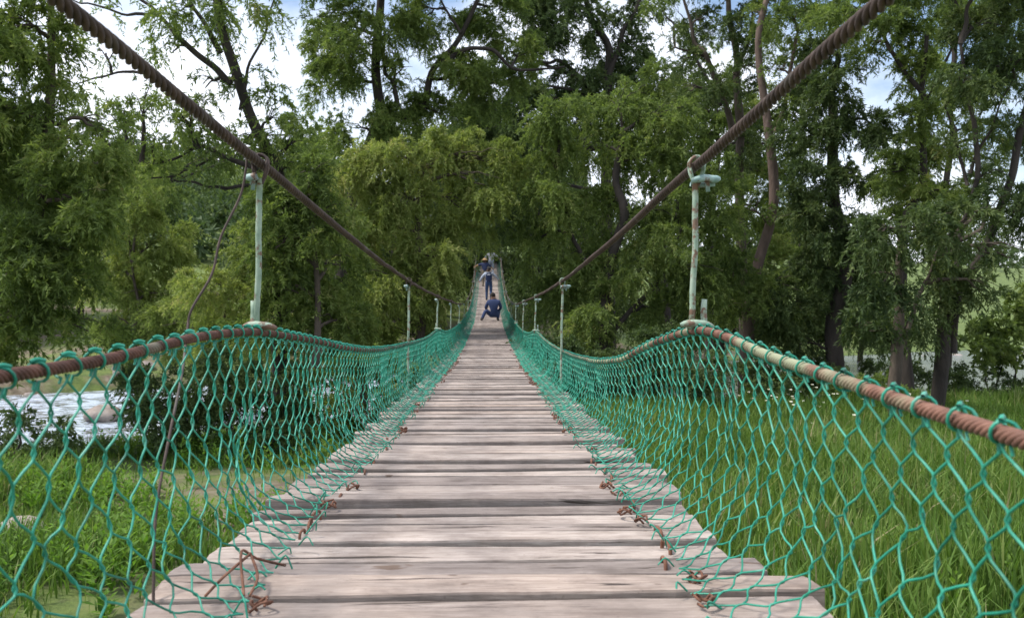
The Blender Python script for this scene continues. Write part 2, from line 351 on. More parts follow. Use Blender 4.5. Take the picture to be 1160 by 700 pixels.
# planks -------------------------------------------------------
INN = .585
edges = [(1.75, 1.975), (2.0, 2.14), (2.168, 2.318), (2.35, 2.515), (2.548, 2.675), (2.712, 2.88), (2.915, 3.04), (3.07, 3.17), (3.20, 3.312), (3.348, 3.472), (3.505, 3.645), (3.685, 3.87), (3.905, 4.11)]
y = 4.145
while y < 77.5:
    wd = random.choice([.10, .12, .14, .155, .17, .19, .21]); wd *= random.uniform(.95, 1.05)
    edges.append((y, y+wd)); y += wd+random.choice([.022, .03, .038, .045, .06])
ends = {0: (.87, .86), 1: (.88, .83), 2: (.862, .89), 3: (.872, .935), 4: (.885, .845), 5: (.842, .775), 6: (.815, .79), 7: (.83, .782), 8: (.838, .80), 9: (.862, .795), 10: (.845, .805), 11: (.82, .84), 12: (.85, .825)}
def plank_geo(i, y0, y1, seed, fine):
    el, er = ends.get(i, (.84+random.uniform(-.065, .05), .84+random.uniform(-.065, .05)))
    nx = 46 if fine else 6
    x = np.linspace(-el, er, nx); yc = (y0+y1)/2; L_ = y1-y0
    th = random.uniform(.040, .055); zc = float(deck(yc)); sl_ = float((deck(yc+.05)-deck(yc-.05))/.1)
    tw = random.uniform(-.008, .008); up = random.choice([-.014, -.007, 0, .006, .013])+random.uniform(-.003, .003); bow = random.uniform(-.008, .010)
    if fine:
        prof = [(-.5, -1), (-.5, -.16), (-.488, -.03), (-.25, 0), (0, 0), (.25, 0), (.488, -.03), (.5, -.16), (.5, -1)]
    else: prof = [(-.5, -1), (-.5, -.1), (-.46, 0), (.46, 0), (.5, -.1), (.5, -1)]
    np_ = len(prof); v = np.zeros((nx, np_, 3))
    ed0 = .004*vnoise(x*5, seed)+.0025*vnoise(x*19, seed+1); ed1 = .004*vnoise(x*5, seed+2)+.0025*vnoise(x*19, seed+3)
    cup = random.uniform(-.003, .004); xx = x/el
    for k, (u, h) in enumerate(prof):
        e = np.where(u < 0, ed0, ed1)*(abs(u)*2)
        yy = u*L_+e
        # split / worn ends
        v[:, k, 0] = x+ (0 if not fine else .006*vnoise(np.array([k*1.7]), seed+5)[0]*np.exp(-((np.abs(xx)-1)/.03)**2))
        v[:, k, 1] = yc+yy
        z = up+tw*u*2*xx+bow*(xx**2)+h*th
        if h == 0: z = z+cup*(1-abs(u)*4)+(.0018*vnoise(x*14+k, seed+7) if fine else 0)
        if h > -.5: z = z-.003*np.exp(-((np.abs(xx)-1)/.012)**2)
        v[:, k, 2] = z+zc+sl_*yy
    idx = np.arange(nx*np_).reshape(nx, np_); nx_ = np.roll(idx, -1, axis=1)
    q_ = np.stack([idx[:-1], idx[1:], nx_[1:], nx_[:-1]], -1).reshape(-1, 4)
    v = v.reshape(-1, 3)
    # end caps as quads strips
    caps = []
    for row in (0, nx-1):
        b0 = row*np_
        for k in range((np_-1)//2):
            a_, b_, c_, d_ = b0+k, b0+k+1, b0+np_-2-k, b0+np_-1-k
            if b_ < c_: caps.append([a_, b_, c_, d_] if row == 0 else [d_, c_, b_, a_])
    if (np_ % 2) == 1: pass
    return v, np.vstack([q_, np.array(caps)]), (yc, el, er, th, zc)
def bent(mb, pts, r, sides=6, n=10): mb.tube(spline(pts, n), r, sides)
far = MB()
for i, (y0, y1) in enumerate(edges):
    if i < 100:
        v, q_, (yc, el, er, th, zc) = plank_geo(i, y0, y1, 100+i*9, True)
        o = mesh('plank', v, q_, WOOD, B, local=BL, smooth=False)
        # plank gets its own origin so that object-random/coords differ
        for side in (-1, 1):
            if (random.random() < .3 and i > 8) or (side < 0 and i in (3, 4, 5)): continue
            mb = MB(); x0 = side*(INN+random.uniform(-.05, .03)); zt = zc+.004
            k = random.random()
            if k < .6:
                a = random.uniform(-.5, .5); Ls = random.uniform(.05, .09)
                dx, dy = Ls*math.sin(a)*.6*side, Ls
                bent(mb, [(x0, yc-dy*.6, zt-.03), (x0+dx*.1, yc-dy*.5, zt+.008), (x0+dx*.5, yc, zt+.014), (x0+dx, yc+dy*.5, zt+.008), (x0+dx, yc+dy*.6, zt-.03)], random.uniform(.0045, .0065), 6, 12)
            else:
                for _ in range(2):
                    a = random.uniform(0, 6.28); r_ = random.uniform(.018, .03)
                    pts = [(x0+r_*math.cos(a+t)*(1+.3*math.sin(3*t)), yc+r_*math.sin(a+t)*1.3, zt+.012+.012*math.sin(2*t+a)) for t in np.linspace(0, 5.5, 7)]
                    bent(mb, pts, .0038, 5, 18)
            s = mb.build('rusty_tie_wire', RUST, o, local=BL)
    else:
        v, q_, _i = plank_geo(i, y0, y1, 100+i*9, False); far.add(v, q_)
fo = far.build('far_planks', WOOD, B, local=BL); fo['kind'] = 'stuff'; fo['label'] = 'the many far planks of the deck'

# nets ------------------------------------------------------------
def net_cross(t, y, zr, zd, sx, seed):
    """t 0..1 from the handrail to the tie line on the deck; returns x (abs) and z"""
    P0 = np.stack([np.full_like(y, W), zr]); 
    hang = zr-zd
    P1 = np.stack([W+.03+.035*vnoise(y*.9, seed), zd+.62*hang]); P2 = np.stack([W+.03+.03*vnoise(y*1.3, seed+1), zd+.10*hang])
    P3 = np.stack([INN+.02*vnoise(y*3, seed+2)+.0*y, zd+.012])
    # quadratic-ish piecewise: long fall, then in over the plank ends
    a, b_, c_, d_ = (1-t)**3, 3*t*(1-t)**2, 3*t*t*(1-t), t**3
    r = a*P0+b_*P1+c_*P2+d_*P3
    return r[0], np.maximum(r[1], zd+.008)
def net(sx, rail, seed):
    mb = MB(); w_ = .118
    bunch = [(2.95, .30, .11), (4.4, .2, .04), (6.1, .25, .05), (8.3, .3, .06), (9.4, .25, .07)] if sx < 0 else [(3.45, .22, .05), (5.0, .25, .05), (7.4, .3, .06), (9.9, .3, .06)]
    for (ya, yb, sub, sides) in ((.35, 6.5, 4, 5), (6.5, 20, 2, 4), (20, 76.5, 1, 3)):
        m0, m1 = round(ya/(w_/2)), round(yb/(w_/2)); ms = np.arange(m0, m1)
        R_ = 11; n = R_*sub+1; u = np.arange(n)/sub
        row = np.floor(u).astype(int); fr = u-row
        par = (ms[:, None]+row[None, :]) % 2        # node alternation
        # wire m oscillates between m*w/2 and (m+1)*w/2 ; which at even rows depends on parity
        ca = np.where(par == 0, 0., 1.); cb = 1-ca
        f_ = fr[None, :]; f_ = f_+.085*np.sin(2*math.pi*f_)*-1
        yy = (ms[:, None]+ca*(1-f_)+cb*f_)*w_/2
        t = (u/R_)[None, :]*np.ones_like(yy)
        t = t+ .022*np.sin(t*math.pi)*vnoise2(yy*3, t*5, seed+8)
        # irregular weave: random node shifts, same for both wires meeting there
        nodey = yy
        ry = .024*vnoise2(nodey/w_*1.9, t*R_*.9, seed)+.038*vnoise2(nodey*1.1, t*3, seed+3)
        rt = .026*vnoise2(nodey/w_*1.7, t*R_*.8, seed+4)
        yy2 = yy+ry*np.sin(np.clip(t*1.4, 0, 1)*math.pi/2)
        for (yc, wd, am) in bunch:
            k = am*np.exp(-((yy-yc)/wd)**2)*np.exp(-((t-.72)/.28)**2)
            yy2 = yy2-(yy-yc)/wd*k*1.6
        # nets lean: bottom shifted
        t2 = np.clip(t+rt*np.sin(t*math.pi), 0, 1)
        zr = rail(yy2)-.016; zd = deck(yy2)
        flat = yy2.ravel(); x, z = net_cross(t2.ravel(), flat, zr.ravel(), zd.ravel(), sx, seed+20)
        # wires interlock: tiny alternation in depth at nodes
        x = x.reshape(yy.shape)+.0035*np.where(ca == 0, np.cos(math.pi*f_), -np.cos(math.pi*f_))+.022*vnoise2(yy*4, t*6, seed+6)*np.sin(t*math.pi)
        p = np.stack([sx*x, yy2, z.reshape(yy.shape)], -1)
        keep = rng.random(len(ms)) > .0
        r = .0027 if ya < 6 else (.0033 if ya < 20 else .0034)
        v, q_ = tubes(p[keep], r, sides, (0, 1, 0)); mb.add(v, q_)
        # loops round the handrail
        nodes = np.arange(round(ya/w_), round(yb/w_))*w_
        nl = 15 if sides > 4 else 7
        a = np.linspace(-.35*math.pi, 2.05*math.pi, nl)
        for yn in nodes:
            if yn > 34: break
            sh = random.uniform(-.02, .02); rr = .0175+random.uniform(0, .004); zr0 = float(rail(yn)); lean = random.uniform(.01, .035)
            turns = 1 if sx < 0 else (1.4 if yn < 6 and random.random() < .6 else 1)
            aa = np.linspace(-.5*math.pi-.6, -.5*math.pi+2*math.pi*turns+.7, int(nl*turns))
            lp = np.stack([sx*W+rr*np.cos(aa)*sx, yn+lean*np.linspace(-1, 1, len(aa)), zr0+rr*np.sin(aa)], 1)
            lp[0] = [sx*W, yn-lean, zr0-.032]; lp[-1] = [sx*(W+.004), yn+lean*.6, zr0-.036]
            v, q_ = tubes(lp[None], .0031, max(4, sides), (0, 1, 0)); mb.add(v, q_)
            if yn < 9:   # knot
                kz = np.array([[sx*W-.008, yn-.010, zr0+rr+.001], [sx*W, yn, zr0+rr+.005], [sx*W+.009, yn+.012, zr0+rr+.001]])
                v, q_ = tubes(spline(kz, 6)[None], .0044, 5, (0, 0, 1)); mb.add(v, q_)
    # frayed cut ends where the net meets the planks
    for k in range(62):
        yn = 1.4+k*.13+random.uniform(-.02, .02); x0 = INN+random.uniform(-.03, .05); zd = float(deck(yn))
        a = random.uniform(-1, 1)
        pts = [(sx*x0, yn, zd+.012), (sx*(x0-.03), yn+.03*a, zd+.028+random.uniform(0, .03)), (sx*(x0-random.uniform(.02, .055)), yn+.05*a, zd+random.uniform(.008, .03))]
        v, q_ = tubes(spline(pts, 7)[None], .0028, 4, (0, 0, 1)); mb.add(v, q_)
    o = mb.build('side_net', TEAL, B, local=BL)
    o['label'] = 'green diamond net along the left side' if sx < 0 else 'green diamond net along the right side'
net(-1, railL, 31); net(1, railR, 57)

# hangers ------------------------------------------------------------
HY = [3.24, 9.2, 14.4, 19.5, 25.0, 30.2, 35.4, 40.6, 45.8, 51, 56.2, 61.4]
for sx in (-1, 1):
    rail = railL if sx < 0 else railR
    for hi, yh in enumerate(HY):
        zc = float(cab(yh)); zr = float(rail(yh)); zd = float(deck(yh)); X = sx*W
        mb = MB(); r = .0112 if hi == 0 else .012
        bot = zr+.008 if (hi == 0) else (zd-.03 if hi == 1 else zr-.02)
        n = 9; zz = np.linspace(zc-.055, bot, n); bx = .006*vnoise(np.arange(n)*.9, 70+hi+sx*7)
        lean = (-.012 if sx < 0 else -.02)
        pts = np.stack([X+bx+lean*(zc-zz)/(zc-bot), np.full(n, yh), zz], 1)
        mb.tube(pts, r, 9)
        rod = mb.build('hanger_rod', PAINT, B, local=BL)
        mb = MB()   # hook over the cable
        for dy in (-.012, .014):
            aa = np.linspace(-.15*math.pi, 1.15*math.pi, 12)
            lp = np.stack([X+.027*np.cos(aa), np.full(12, yh+dy)+.006*np.sin(aa*2), zc+.003+.028*np.sin(aa)], 1)
            lp = np.vstack([[X+.006, yh, zc-.075], [X+.022, yh+dy, zc-.03], lp, [X-.022, yh+dy, zc-.03], [X-.006, yh, zc-.075]])
            mb.tube(spline(lp, 30 if hi < 2 else 14), .0055 if hi < 3 else .008, 6)
        mb.build('hook', ROPE_C if sx < 0 else PAINT, rod, local=BL)
        mb = MB(); s_ = 1
        zt = zc-.055; sid = -.55 if sx < 0 else 1
        mb.tube(spline([(X-.022, yh-.012, zt-.004), (X+sid*.02, yh-.018, zt+.004), (X+sid*.06, yh-.01, zt+.002), (X+sid*.085, yh, zt+.006)], 9), [.008, .012, .014, .015, .015, .015, .014, .013, .008], 8)
        mb.tube(spline([(X-.02, yh+.012, zt-.012), (X+sid*.02, yh+.014, zt-.016), (X+sid*.07, yh+.01, zt-.012)], 7), .010, 7)
        mb.tube([(X+sid*.035, yh-.02, zt-.012), (X+sid*.037, yh-.022, zt-.045)], .008, 6)
        mb.build('clamp', PAINT_B, rod, local=BL)
        if hi != 1 and hi != 3:
            mb = MB(); zb = zr+.024
            mb.tube(spline([(X-.06, yh, zb-.002), (X-.02, yh-.014, zb+.004), (X+.03, yh-.014, zb), (X+.062, yh-.004, zb-.01)], 9), [.007, .012, .014, .014, .013, .013, .012, .010, .006], 8)
            mb.tube(spline([(X-.035, yh+.012, zb-.014), (X, yh+.016, zb-.012), (X+.045, yh+.01, zb-.008)], 7), .009, 7)
            dxs = -.026 if sx < 0 else .030
            mb.tube([(X+dxs, yh+.004, zb-.02), (X+dxs*.9, yh+.004, zb+.05), (X+dxs, yh+.004, zb+.092)], [.012, .012, .010], 8)
            mb.build('clamp', PAINT, rod, local=BL)
# loose rusty wire from the left hook to the ground
mb = MB(); X = -W
pts = [(X+.0, 3.20, CZ+.555), (X-.03, 3.19, CZ+.565), (X-.035, 3.18, CZ+.50), (X-.05, 3.16, CZ+.40), (X-.10, 3.10, CZ+.25), (X-.115, 3.05, CZ+.12), (X-.16, 2.98, CZ+.0), (X-.165, 2.95, CZ-.07), (X-.13, 2.80, CZ-.2), (X-.10, 2.6, CZ-.38), (X-.08, 2.45, CZ-.55), (X-.05, 2.35, CZ-.72), (X-.03, 2.3, CZ-.86)]
bent(mb, pts, .0042, 6, 70)
mb.build('loose_wire', ROPE_C, B, local=BL)['label'] = 'loose rusty wire hanging from the left hanger hook'
mb = MB()
bent(mb, [(-.60, 2.30, CZ-.74), (-.64, 2.42, CZ-.66), (-.62, 2.5, CZ-.70), (-.55, 2.55, CZ-.735)], .004, 5, 16)
bent(mb, [(-.62, 2.44, CZ-.67), (-.66, 2.34, CZ-.70), (-.70, 2.30, CZ-.742)], .004, 5, 12)
bent(mb, [(-.62, 2.44, CZ-.67), (-.58, 2.36, CZ-.71), (-.585, 2.30, CZ-.742)], .004, 5, 12)
mb.build('knotted_wire', RUST, B, local=BL)

# ---------------------------------------------------------------- foliage
def leafcloud(clumps, cover=1.0, ll=.15, lw=.032, droop=.8, tl=.9, seed=0, lpt=26, solid=False):
    g = np.random.default_rng(seed); V = []; T = []
    for (c, rx, ry, rz, dens) in clumps:
        c = np.array(c); area = math.pi*rx*rz
        nt_ = max(6, int(cover*dens*area*7.0/(ll*lw*.5)/lpt))
        M = int(max(7, 6+area*1.3)); 
        d = g.normal(size=(M, 3)); d /= np.linalg.norm(d, axis=1, keepdims=True); rad = g.uniform(.35, .95, (M, 1))
        lc = d*rad*np.array([rx, ry, rz])*1.08; lr = g.uniform(.16, .32, M)*(rx*rz)**.5
        li = g.integers(0, M, nt_); off = g.normal(size=(nt_, 3))*.55
        root = lc[li]+off*lr[li][:, None]*np.array([1, 1, .75])
        lt = g.uniform(0, 1, M); ct = g.uniform(-.15, .15)
        dr = root/np.array([rx, ry, rz]); dr = dr*.7+off*.5+g.normal(size=(nt_, 3))*.45+np.array([0, 0, .25])
        dr /= np.linalg.norm(dr, axis=1, keepdims=True)+1e-9
        L = tl*g.uniform(.5, 1.15, nt_)
        u = np.linspace(.08, 1, lpt)[None, :]+g.uniform(-.03, .03, (nt_, lpt))
        p = (c+root)[:, None, :]+L[:, None, None]*(dr[:, None, :]*u[..., None]*(1-.25*u[..., None]))
        p[..., 2] -= (L[:, None]*droop*u**1.8)
        tan = dr[:, None, :]*(1-.5*u[..., None])+np.array([0, 0, -1])*(droop*1.8*u[..., None]**.8)
        tan /= np.linalg.norm(tan, axis=2, keepdims=True)
        sd = g.normal(size=p.shape)*.55; ld = tan*.75+sd+np.array([0, 0, -.25*droop]); ld /= np.linalg.norm(ld, axis=2, keepdims=True)
        ll_ = ll*g.uniform(.6, 1.25, (nt_, lpt, 1)); wv = np.cross(ld, g.normal(size=p.shape)); wv /= np.linalg.norm(wv, axis=2, keepdims=True)+1e-9
        ww = lw*g.uniform(.7, 1.2, (nt_, lpt, 1))/2
        mid = p+ld*ll_*.45
        quad = np.stack([p, mid+wv*ww, p+ld*ll_, mid-wv*ww], axis=2).reshape(-1, 4, 3)
        V.append(quad)
        tt = np.clip(.42+ct+.30*(lt[li]-.5)[:, None]+.22*g.normal(size=(nt_, 1))*.6+.14*g.normal(size=(nt_, lpt)), 0, 1)
        T.append(tt.ravel())
    V = np.concatenate(V).reshape(-1, 3); T = np.concatenate(T)
    return V, np.arange(len(V)).reshape(-1, 4), T
TOT = [0]
def limb_tube(mb, pts, r0, r1, wob=.04, sides=7):
    n = max(8, len(pts)*5); s = spline(pts, n); L = np.linalg.norm(pts[-1]-pts[0])
    sd = random.randint(0, 9999); tt = np.linspace(0, 1, n)
    s = s+np.stack([vnoise(tt*6, sd), vnoise(tt*6, sd+1), vnoise(tt*6, sd+2)], 1)*wob*min(1.5, L*.15)*np.sin(tt*math.pi)[:, None]
    mb.tube(s, np.linspace(r0, r1, n)*(1+.10*vnoise(tt*9, sd+3)), sides)
    return s
def tree(name, label, trunk, r, clumps, d, leaf, bark=BARK, limbs=(), cover=1.0, droop=.42, tl=.62, ll=.145, lw=.036, seed=1, group=None, cat='tree', auto=True):
    """trunk: [(px,py[,d])], r base radius m; limbs: [(r, [(px,py[,d])...])]; clumps: [(px,py,rx,ry[,dd[,dens]])]"""
    random.seed(seed*7+1)
    pp = lambda t: P(t[0], t[1], t[2] if len(t) > 2 else d)
    T_ = [pp(t) for t in trunk]; b0 = T_[0].copy(); b0[2] = float(ground(b0[0], b0[1]))-.1
    if T_[0][2] < b0[2]: T_[0] = b0
    else: T_ = [b0]+T_
    base = b0+np.array([0, 0, .1]); root = empty(name, base)
    tag(root, label, cat, group)
    mb = MB(); sp = limb_tube(mb, np.array(T_), r, r*.28, .25, 10)
    skel = [sp]
    for (lr, lp) in limbs:
        skel.append(limb_tube(mb, np.array([pp(t) for t in lp]), lr, lr*.35, .2, 7))
    cl_ = []
    for c in clumps:
        dd = d+(c[4] if len(c) > 4 else random.uniform(-1.2, 1.2)); de = c[5] if len(c) > 5 else 1.0
        ctr = P(c[0], c[1], dd); k = dd/F
        rx, rz = c[2]*k, c[3]*k
        cl_.append((ctr, rx, (rx+rz)/2*1.0, rz, de))
        if auto:
            A = np.vstack(skel); A = A[A[:, 2] < ctr[2]+.3] if (A[:, 2] < ctr[2]+.3).any() else A
            j = np.argmin(np.linalg.norm((A-ctr)*np.array([1, 1, .8]), axis=1)); a0 = A[j]; L = np.linalg.norm(ctr-a0)
            if L > .4:
                mid = (a0+ctr)/2+np.array([0, 0, .12*L])
                s = limb_tube(mb, np.array([a0, mid, ctr]), min(r*.38, .035+.02*L), .015, .35, 6)
                for _ in range(4):
                    e = ctr+np.array([random.uniform(-rx, rx), random.uniform(-rx, rx), random.uniform(-.3, .8)*rz])*.8
                    limb_tube(mb, np.array([s[-8], (s[-8]+e)/2+[0, 0, .1], e]), .02, .006, .3, 4)
    mb.build('trunk', bark, root, local=base)
    V, Q, T = leafcloud(cl_, cover, ll, lw, droop, tl, seed)
    TOT[0] += len(Q)
    mesh('crown', V, Q, leaf, root, smooth=False, tint=T, local=base)
    return root
TREES = [
 dict(name='willow_tree', label='tall shady green tree filling the left edge of the picture', trunk=[(-45, 480), (-20, 380), (24, 270), (45, 130), (52, 20), (55, -80)], r=.17, d=19, leaf=LF_MID, seed=2, cover=1.1,
   clumps=[(15, 30, 55, 50), (-55, 120, 70, 90), (62, 60, 35, 45), (25, 130, 55, 50), (95, 165, 45, 35), (30, 215, 65, 50), (95, 235, 45, 40), (5, 310, 60, 60), (75, 310, 45, 50), (125, 150, 22, 18, 0, .6), (-60, 290, 70, 80), (35, 375, 55, 30), (70, -50, 60, 45), (100, 375, 30, 22)]),
 dict(name='mesquite_tree', label='sparse tree with a dark leaning trunk and open branches behind the left cable', trunk=[(322, 470), (320, 340), (314, 260), (302, 190), (274, 130), (257, 82), (244, 35), (238, -30), (240, -90)], r=.24, d=23, leaf=LF_MID, bark=BARK_DK, cover=.5, seed=3, droop=.6, tl=.7,
   limbs=[(.10, [(262, 95), (235, 72), (205, 45), (178, 18), (150, -8)]), (.075, [(303, 195), (262, 180), (232, 165), (215, 168), (180, 185), (100, 184)]), (.06, [(308, 215), (275, 210), (245, 215), (222, 206), (200, 206)]), (.045, [(180, 18), (140, 15), (100, 6), (80, 0)]), (.05, [(170, 80), (150, 83), (118, 86), (88, 95)]), (.08, [(250, 60), (225, 20), (205, -20)]), (.05, [(272, 125), (283, 75), (300, 35), (310, 0)]), (.04, [(240, 180), (225, 188), (195, 198), (130, 205)])],
   clumps=[(205, 12, 42, 22), (250, 5, 40, 25), (300, 22, 22, 22, 0, .7), (195, 60, 30, 14, 0, .6), (165, 105, 30, 12, 0, .6), (250, 165, 45, 14, 0, .8), (175, 160, 40, 18), (215, 135, 35, 18, 0, .7), (325, 190, 25, 25), (240, 195, 50, 12, 0, .8), (232, 100, 25, 18, 0, .7), (312, 130, 20, 40, 0, .9), (290, 90, 18, 25, 0, .7), (250, -55, 110, 40, 0, .8), (130, 15, 20, 8, 0, .4), (310, 230, 25, 25), (140, 125, 34, 16, 0, .7), (205, 130, 30, 20), (275, 165, 24, 22), (230, 40, 26, 26, 0, .8), (335, 160, 16, 30), (120, 60, 20, 10, 0, .5), (160, 195, 40, 18)]),
 dict(name='bushy_tree', label='bright yellow-green bushy tree low behind the left net, next to the left edge tree', trunk=[(160, 440), (155, 380), (150, 300)], r=.14, d=30, leaf=LF_YEL, seed=4, cover=1.1,
   clumps=[(165, 225, 35, 22), (140, 255, 45, 32), (185, 270, 32, 32), (125, 315, 42, 40), (175, 330, 48, 42), (150, 375, 55, 30), (205, 365, 40, 34)]),
 dict(name='bushy_tree', label='bright low bushy tree just left of the nearest left hanger rod', trunk=[(250, 450), (252, 400), (255, 340)], r=.13, d=27, leaf=LF_YEL, seed=5, cover=1.1,
   clumps=[(250, 320, 38, 30), (222, 335, 35, 30), (285, 290, 26, 30), (280, 340, 40, 40), (230, 375, 50, 25), (290, 385, 50, 25)]),
 dict(name='bushy_tree', label='mid-green rounded tree just right of the nearest left hanger rod', trunk=[(345, 470), (350, 400), (352, 300), (350, 220)], r=.15, d=21.8, leaf=LF_MID, seed=6, cover=1.1,
   clumps=[(350, 195, 32, 30), (335, 240, 38, 35), (375, 245, 35, 38), (330, 295, 35, 32), (385, 300, 35, 32, 2), (345, 345, 45, 35), (330, 385, 55, 28), (395, 370, 42, 32), (310, 225, 22, 26), (312, 280, 22, 26), (308, 330, 24, 26)]),
 dict(name='mesquite_tree', label='large tree with a thick dark forked trunk left of centre, against the sky', trunk=[(402, 470), (398, 380), (390, 310), (402, 230), (424, 150), (420, 80), (428, 10), (432, -90)], r=.36, d=31, leaf=LF_MID, bark=BARK_DK, seed=7, cover=1.1,
   limbs=[(.20, [(402, 225), (428, 145), (455, 122), (480, 108), (497, 75), (522, 38), (548, -15)]), (.10, [(452, 124), (445, 95), (434, 75), (437, 40)]), (.10, [(497, 75), (530, 56), (560, 62), (590, 78), (640, 76)]), (.10, [(390, 305), (415, 285), (430, 275), (445, 268)]), (.06, [(522, 38), (505, 10), (480, -20)])],
   clumps=[(395, 60, 40, 40), (375, 100, 22, 26), (425, 25, 45, 32), (480, 20, 42, 32), (522, 75, 40, 28), (560, 20, 42, 32), (455, 80, 25, 25, 0, .55), (405, -55, 100, 40), (520, -50, 80, 45), (565, 105, 40, 26), (590, 60, 36, 26), (370, 35, 22, 20), (460, 125, 36, 22), (500, 130, 45, 26), (400, 145, 45, 28), (360, 20, 12, 10, 0, .5)]),
 dict(name='willow_tree', label='yellow-green weeping tree hanging over the left side of the bridge', trunk=[(455, 480), (462, 400), (470, 320), (478, 240), (480, 190)], r=.22, d=27, leaf=LF_YEL, seed=8, cover=1.2, droop=.55, tl=.68,
   clumps=[(440, 180, 50, 25), (500, 178, 45, 26), (400, 205, 38, 30), (545, 178, 42, 26), (582, 195, 16, 18), (550, 210, 28, 20), (455, 225, 45, 35), (520, 235, 45, 35), (420, 265, 42, 35), (480, 280, 40, 38), (498, 300, 22, 36), (430, 320, 45, 36), (480, 340, 36, 34), (410, 365, 42, 30), (460, 380, 40, 26)]),
 dict(name='leafy_tree', label='dark tree in the centre distance with thin bare forks above the bridge end', trunk=[(690, 420), (688, 250), (684, 110), (690, 62), (668, 22), (655, -40)], r=.38, d=45, leaf=LF_DRK, bark=BARK_DK, seed=9, cover=1.15, ll=.20, lw=.055, tl=.9,
   limbs=[(.18, [(686, 95), (700, 55), (718, 15), (735, -30)]), (.14, [(686, 130), (650, 80), (620, 70), (575, 72)])],
   clumps=[(615, 35, 40, 30), (655, 20, 35, 30), (590, 110, 34, 26), (698, 50, 30, 34), (720, 10, 20, 25), (660, 90, 28, 18), (640, 130, 40, 26), (700, 105, 34, 26), (570, 150, 40, 30), (560, 85, 34, 26), (645, 95, 28, 20), (718, 55, 16, 14), (600, 8, 34, 22), (535, 130, 30, 26), (620, 170, 40, 30), (590, 215, 34, 30), (560, 250, 30, 24), (620, -40, 90, 38), (545, 170, 34, 30)]),
 dict(name='willow_tree', label='large mid-green feathery tree right of the bridge, left of the nearest right hanger rod', trunk=[(700, 480), (688, 400), (695, 300), (700, 220), (705, 150)], r=.28, d=27, leaf=LF_MID, bark=BARK_DK, seed=10, cover=1.05, droop=.55, tl=.7,
   limbs=[(.09, [(690, 350), (660, 290), (640, 240), (630, 190)]), (.09, [(690, 380), (740, 320), (765, 260), (770, 200)])],
   clumps=[(635, 125, 38, 26), (700, 112, 40, 28), (760, 130, 34, 28), (612, 170, 34, 30), (670, 170, 42, 32), (735, 185, 42, 32), (800, 205, 30, 26), (622, 225, 36, 34), (690, 235, 42, 34), (760, 250, 42, 34), (605, 275, 24, 36, 1), (655, 290, 40, 34), (720, 305, 42, 32), (785, 305, 40, 32), (625, 335, 34, 34), (680, 355, 45, 30), (750, 355, 50, 26), (805, 260, 30, 30)]),
 dict(name='tall_tree', label='slender forked grey-brown tree, left of the two tall trunks behind the right cable', trunk=[(840, 440), (834, 300), (828, 190), (830, 120), (834, 60), (828, -10), (830, -90)], r=.24, d=31, leaf=LF_DRK, bark=BARK, seed=11, cover=.75,
   limbs=[(.13, [(830, 150), (820, 110), (800, 65), (785, 35), (772, -10)]), (.07, [(832, 85), (848, 40), (858, -10)]), (.05, [(800, 65), (770, 55), (755, 60)])],
   clumps=[(795, 25, 26, 26), (838, 25, 26, 30), (782, 75, 18, 20), (850, 80, 16, 26), (812, 95, 18, 18), (820, -45, 80, 34), (775, 105, 24, 16), (850, 165, 24, 26), (762, 35, 8, 20, 0, .5)]),
 dict(name='tall_tree', label='slender pinkish-brown tree, right of the two tall trunks behind the right cable', trunk=[(848, 450), (855, 390), (868, 300), (880, 220), (877, 130), (867, 60), (872, 5), (884, -80)], r=.25, d=28, leaf=LF_MID, bark=BARK_RD, seed=12, cover=.8,
   limbs=[(.08, [(878, 150), (893, 100), (905, 40), (915, -20)]), (.05, [(862, 330), (840, 300), (815, 285)]), (.04, [(880, 215), (905, 228), (935, 240)])],
   clumps=[(895, 20, 26, 26), (862, 20, 18, 24), (880, 80, 14, 20, 0, .6), (905, 70, 18, 24), (880, -50, 70, 34), (845, 235, 26, 28), (825, 310, 40, 26), (840, 350, 40, 26), (880, 330, 30, 26), (895, 130, 18, 26, 0, .8)]),
 dict(name='leafy_tree', label='very dark dense tree right of the two tall trunks', trunk=[(950, 480), (948, 340), (945, 220), (948, 110), (950, 60)], r=.30, d=27, leaf=LF_DRK, bark=BARK_DK, seed=13, cover=1.15,
   clumps=[(925, 60, 30, 24), (950, 100, 34, 28), (915, 110, 28, 28), (925, 155, 38, 28), (975, 150, 26, 34), (920, 200, 40, 28), (968, 195, 26, 18), (905, 250, 38, 30), (960, 262, 34, 24), (925, 300, 45, 32), (985, 295, 40, 32), (890, 345, 45, 30), (960, 350, 48, 32), (905, 390, 45, 22), (1000, 150, 10, 22)]),
 dict(name='leafy_tree', label='light green columnar tree standing right of the bright sky gap at right', trunk=[(1032, 480), (1028, 380), (1036, 270), (1045, 150), (1050, 40)], r=.20, d=25, leaf=LF_MID, bark=BARK_DK, seed=14, cover=1.15,
   limbs=[(.08, [(1047, 110), (1015, 65), (998, 30), (980, -10)]), (.05, [(1047, 120), (1075, 60), (1085, 10)])],
   clumps=[(1045, 85, 28, 26), (1038, 130, 26, 26), (1058, 165, 28, 24), (1010, 195, 22, 26), (1048, 45, 26, 22), (1010, 28, 32, 18), (955, 18, 45, 20), (1050, -38, 110, 36), (1060, 225, 34, 24), (985, 60, 14, 16), (1035, 195, 24, 26)]),
 dict(name='leafy_tree', label='tree with a thin dark leaning trunk at the right edge of the picture', trunk=[(1064, 470), (1086, 350), (1106, 300), (1126, 250), (1152, 180), (1176, 100), (1190, 0)], r=.20, d=22, leaf=LF_DRK, bark=BARK_DK, seed=15, cover=1.1,
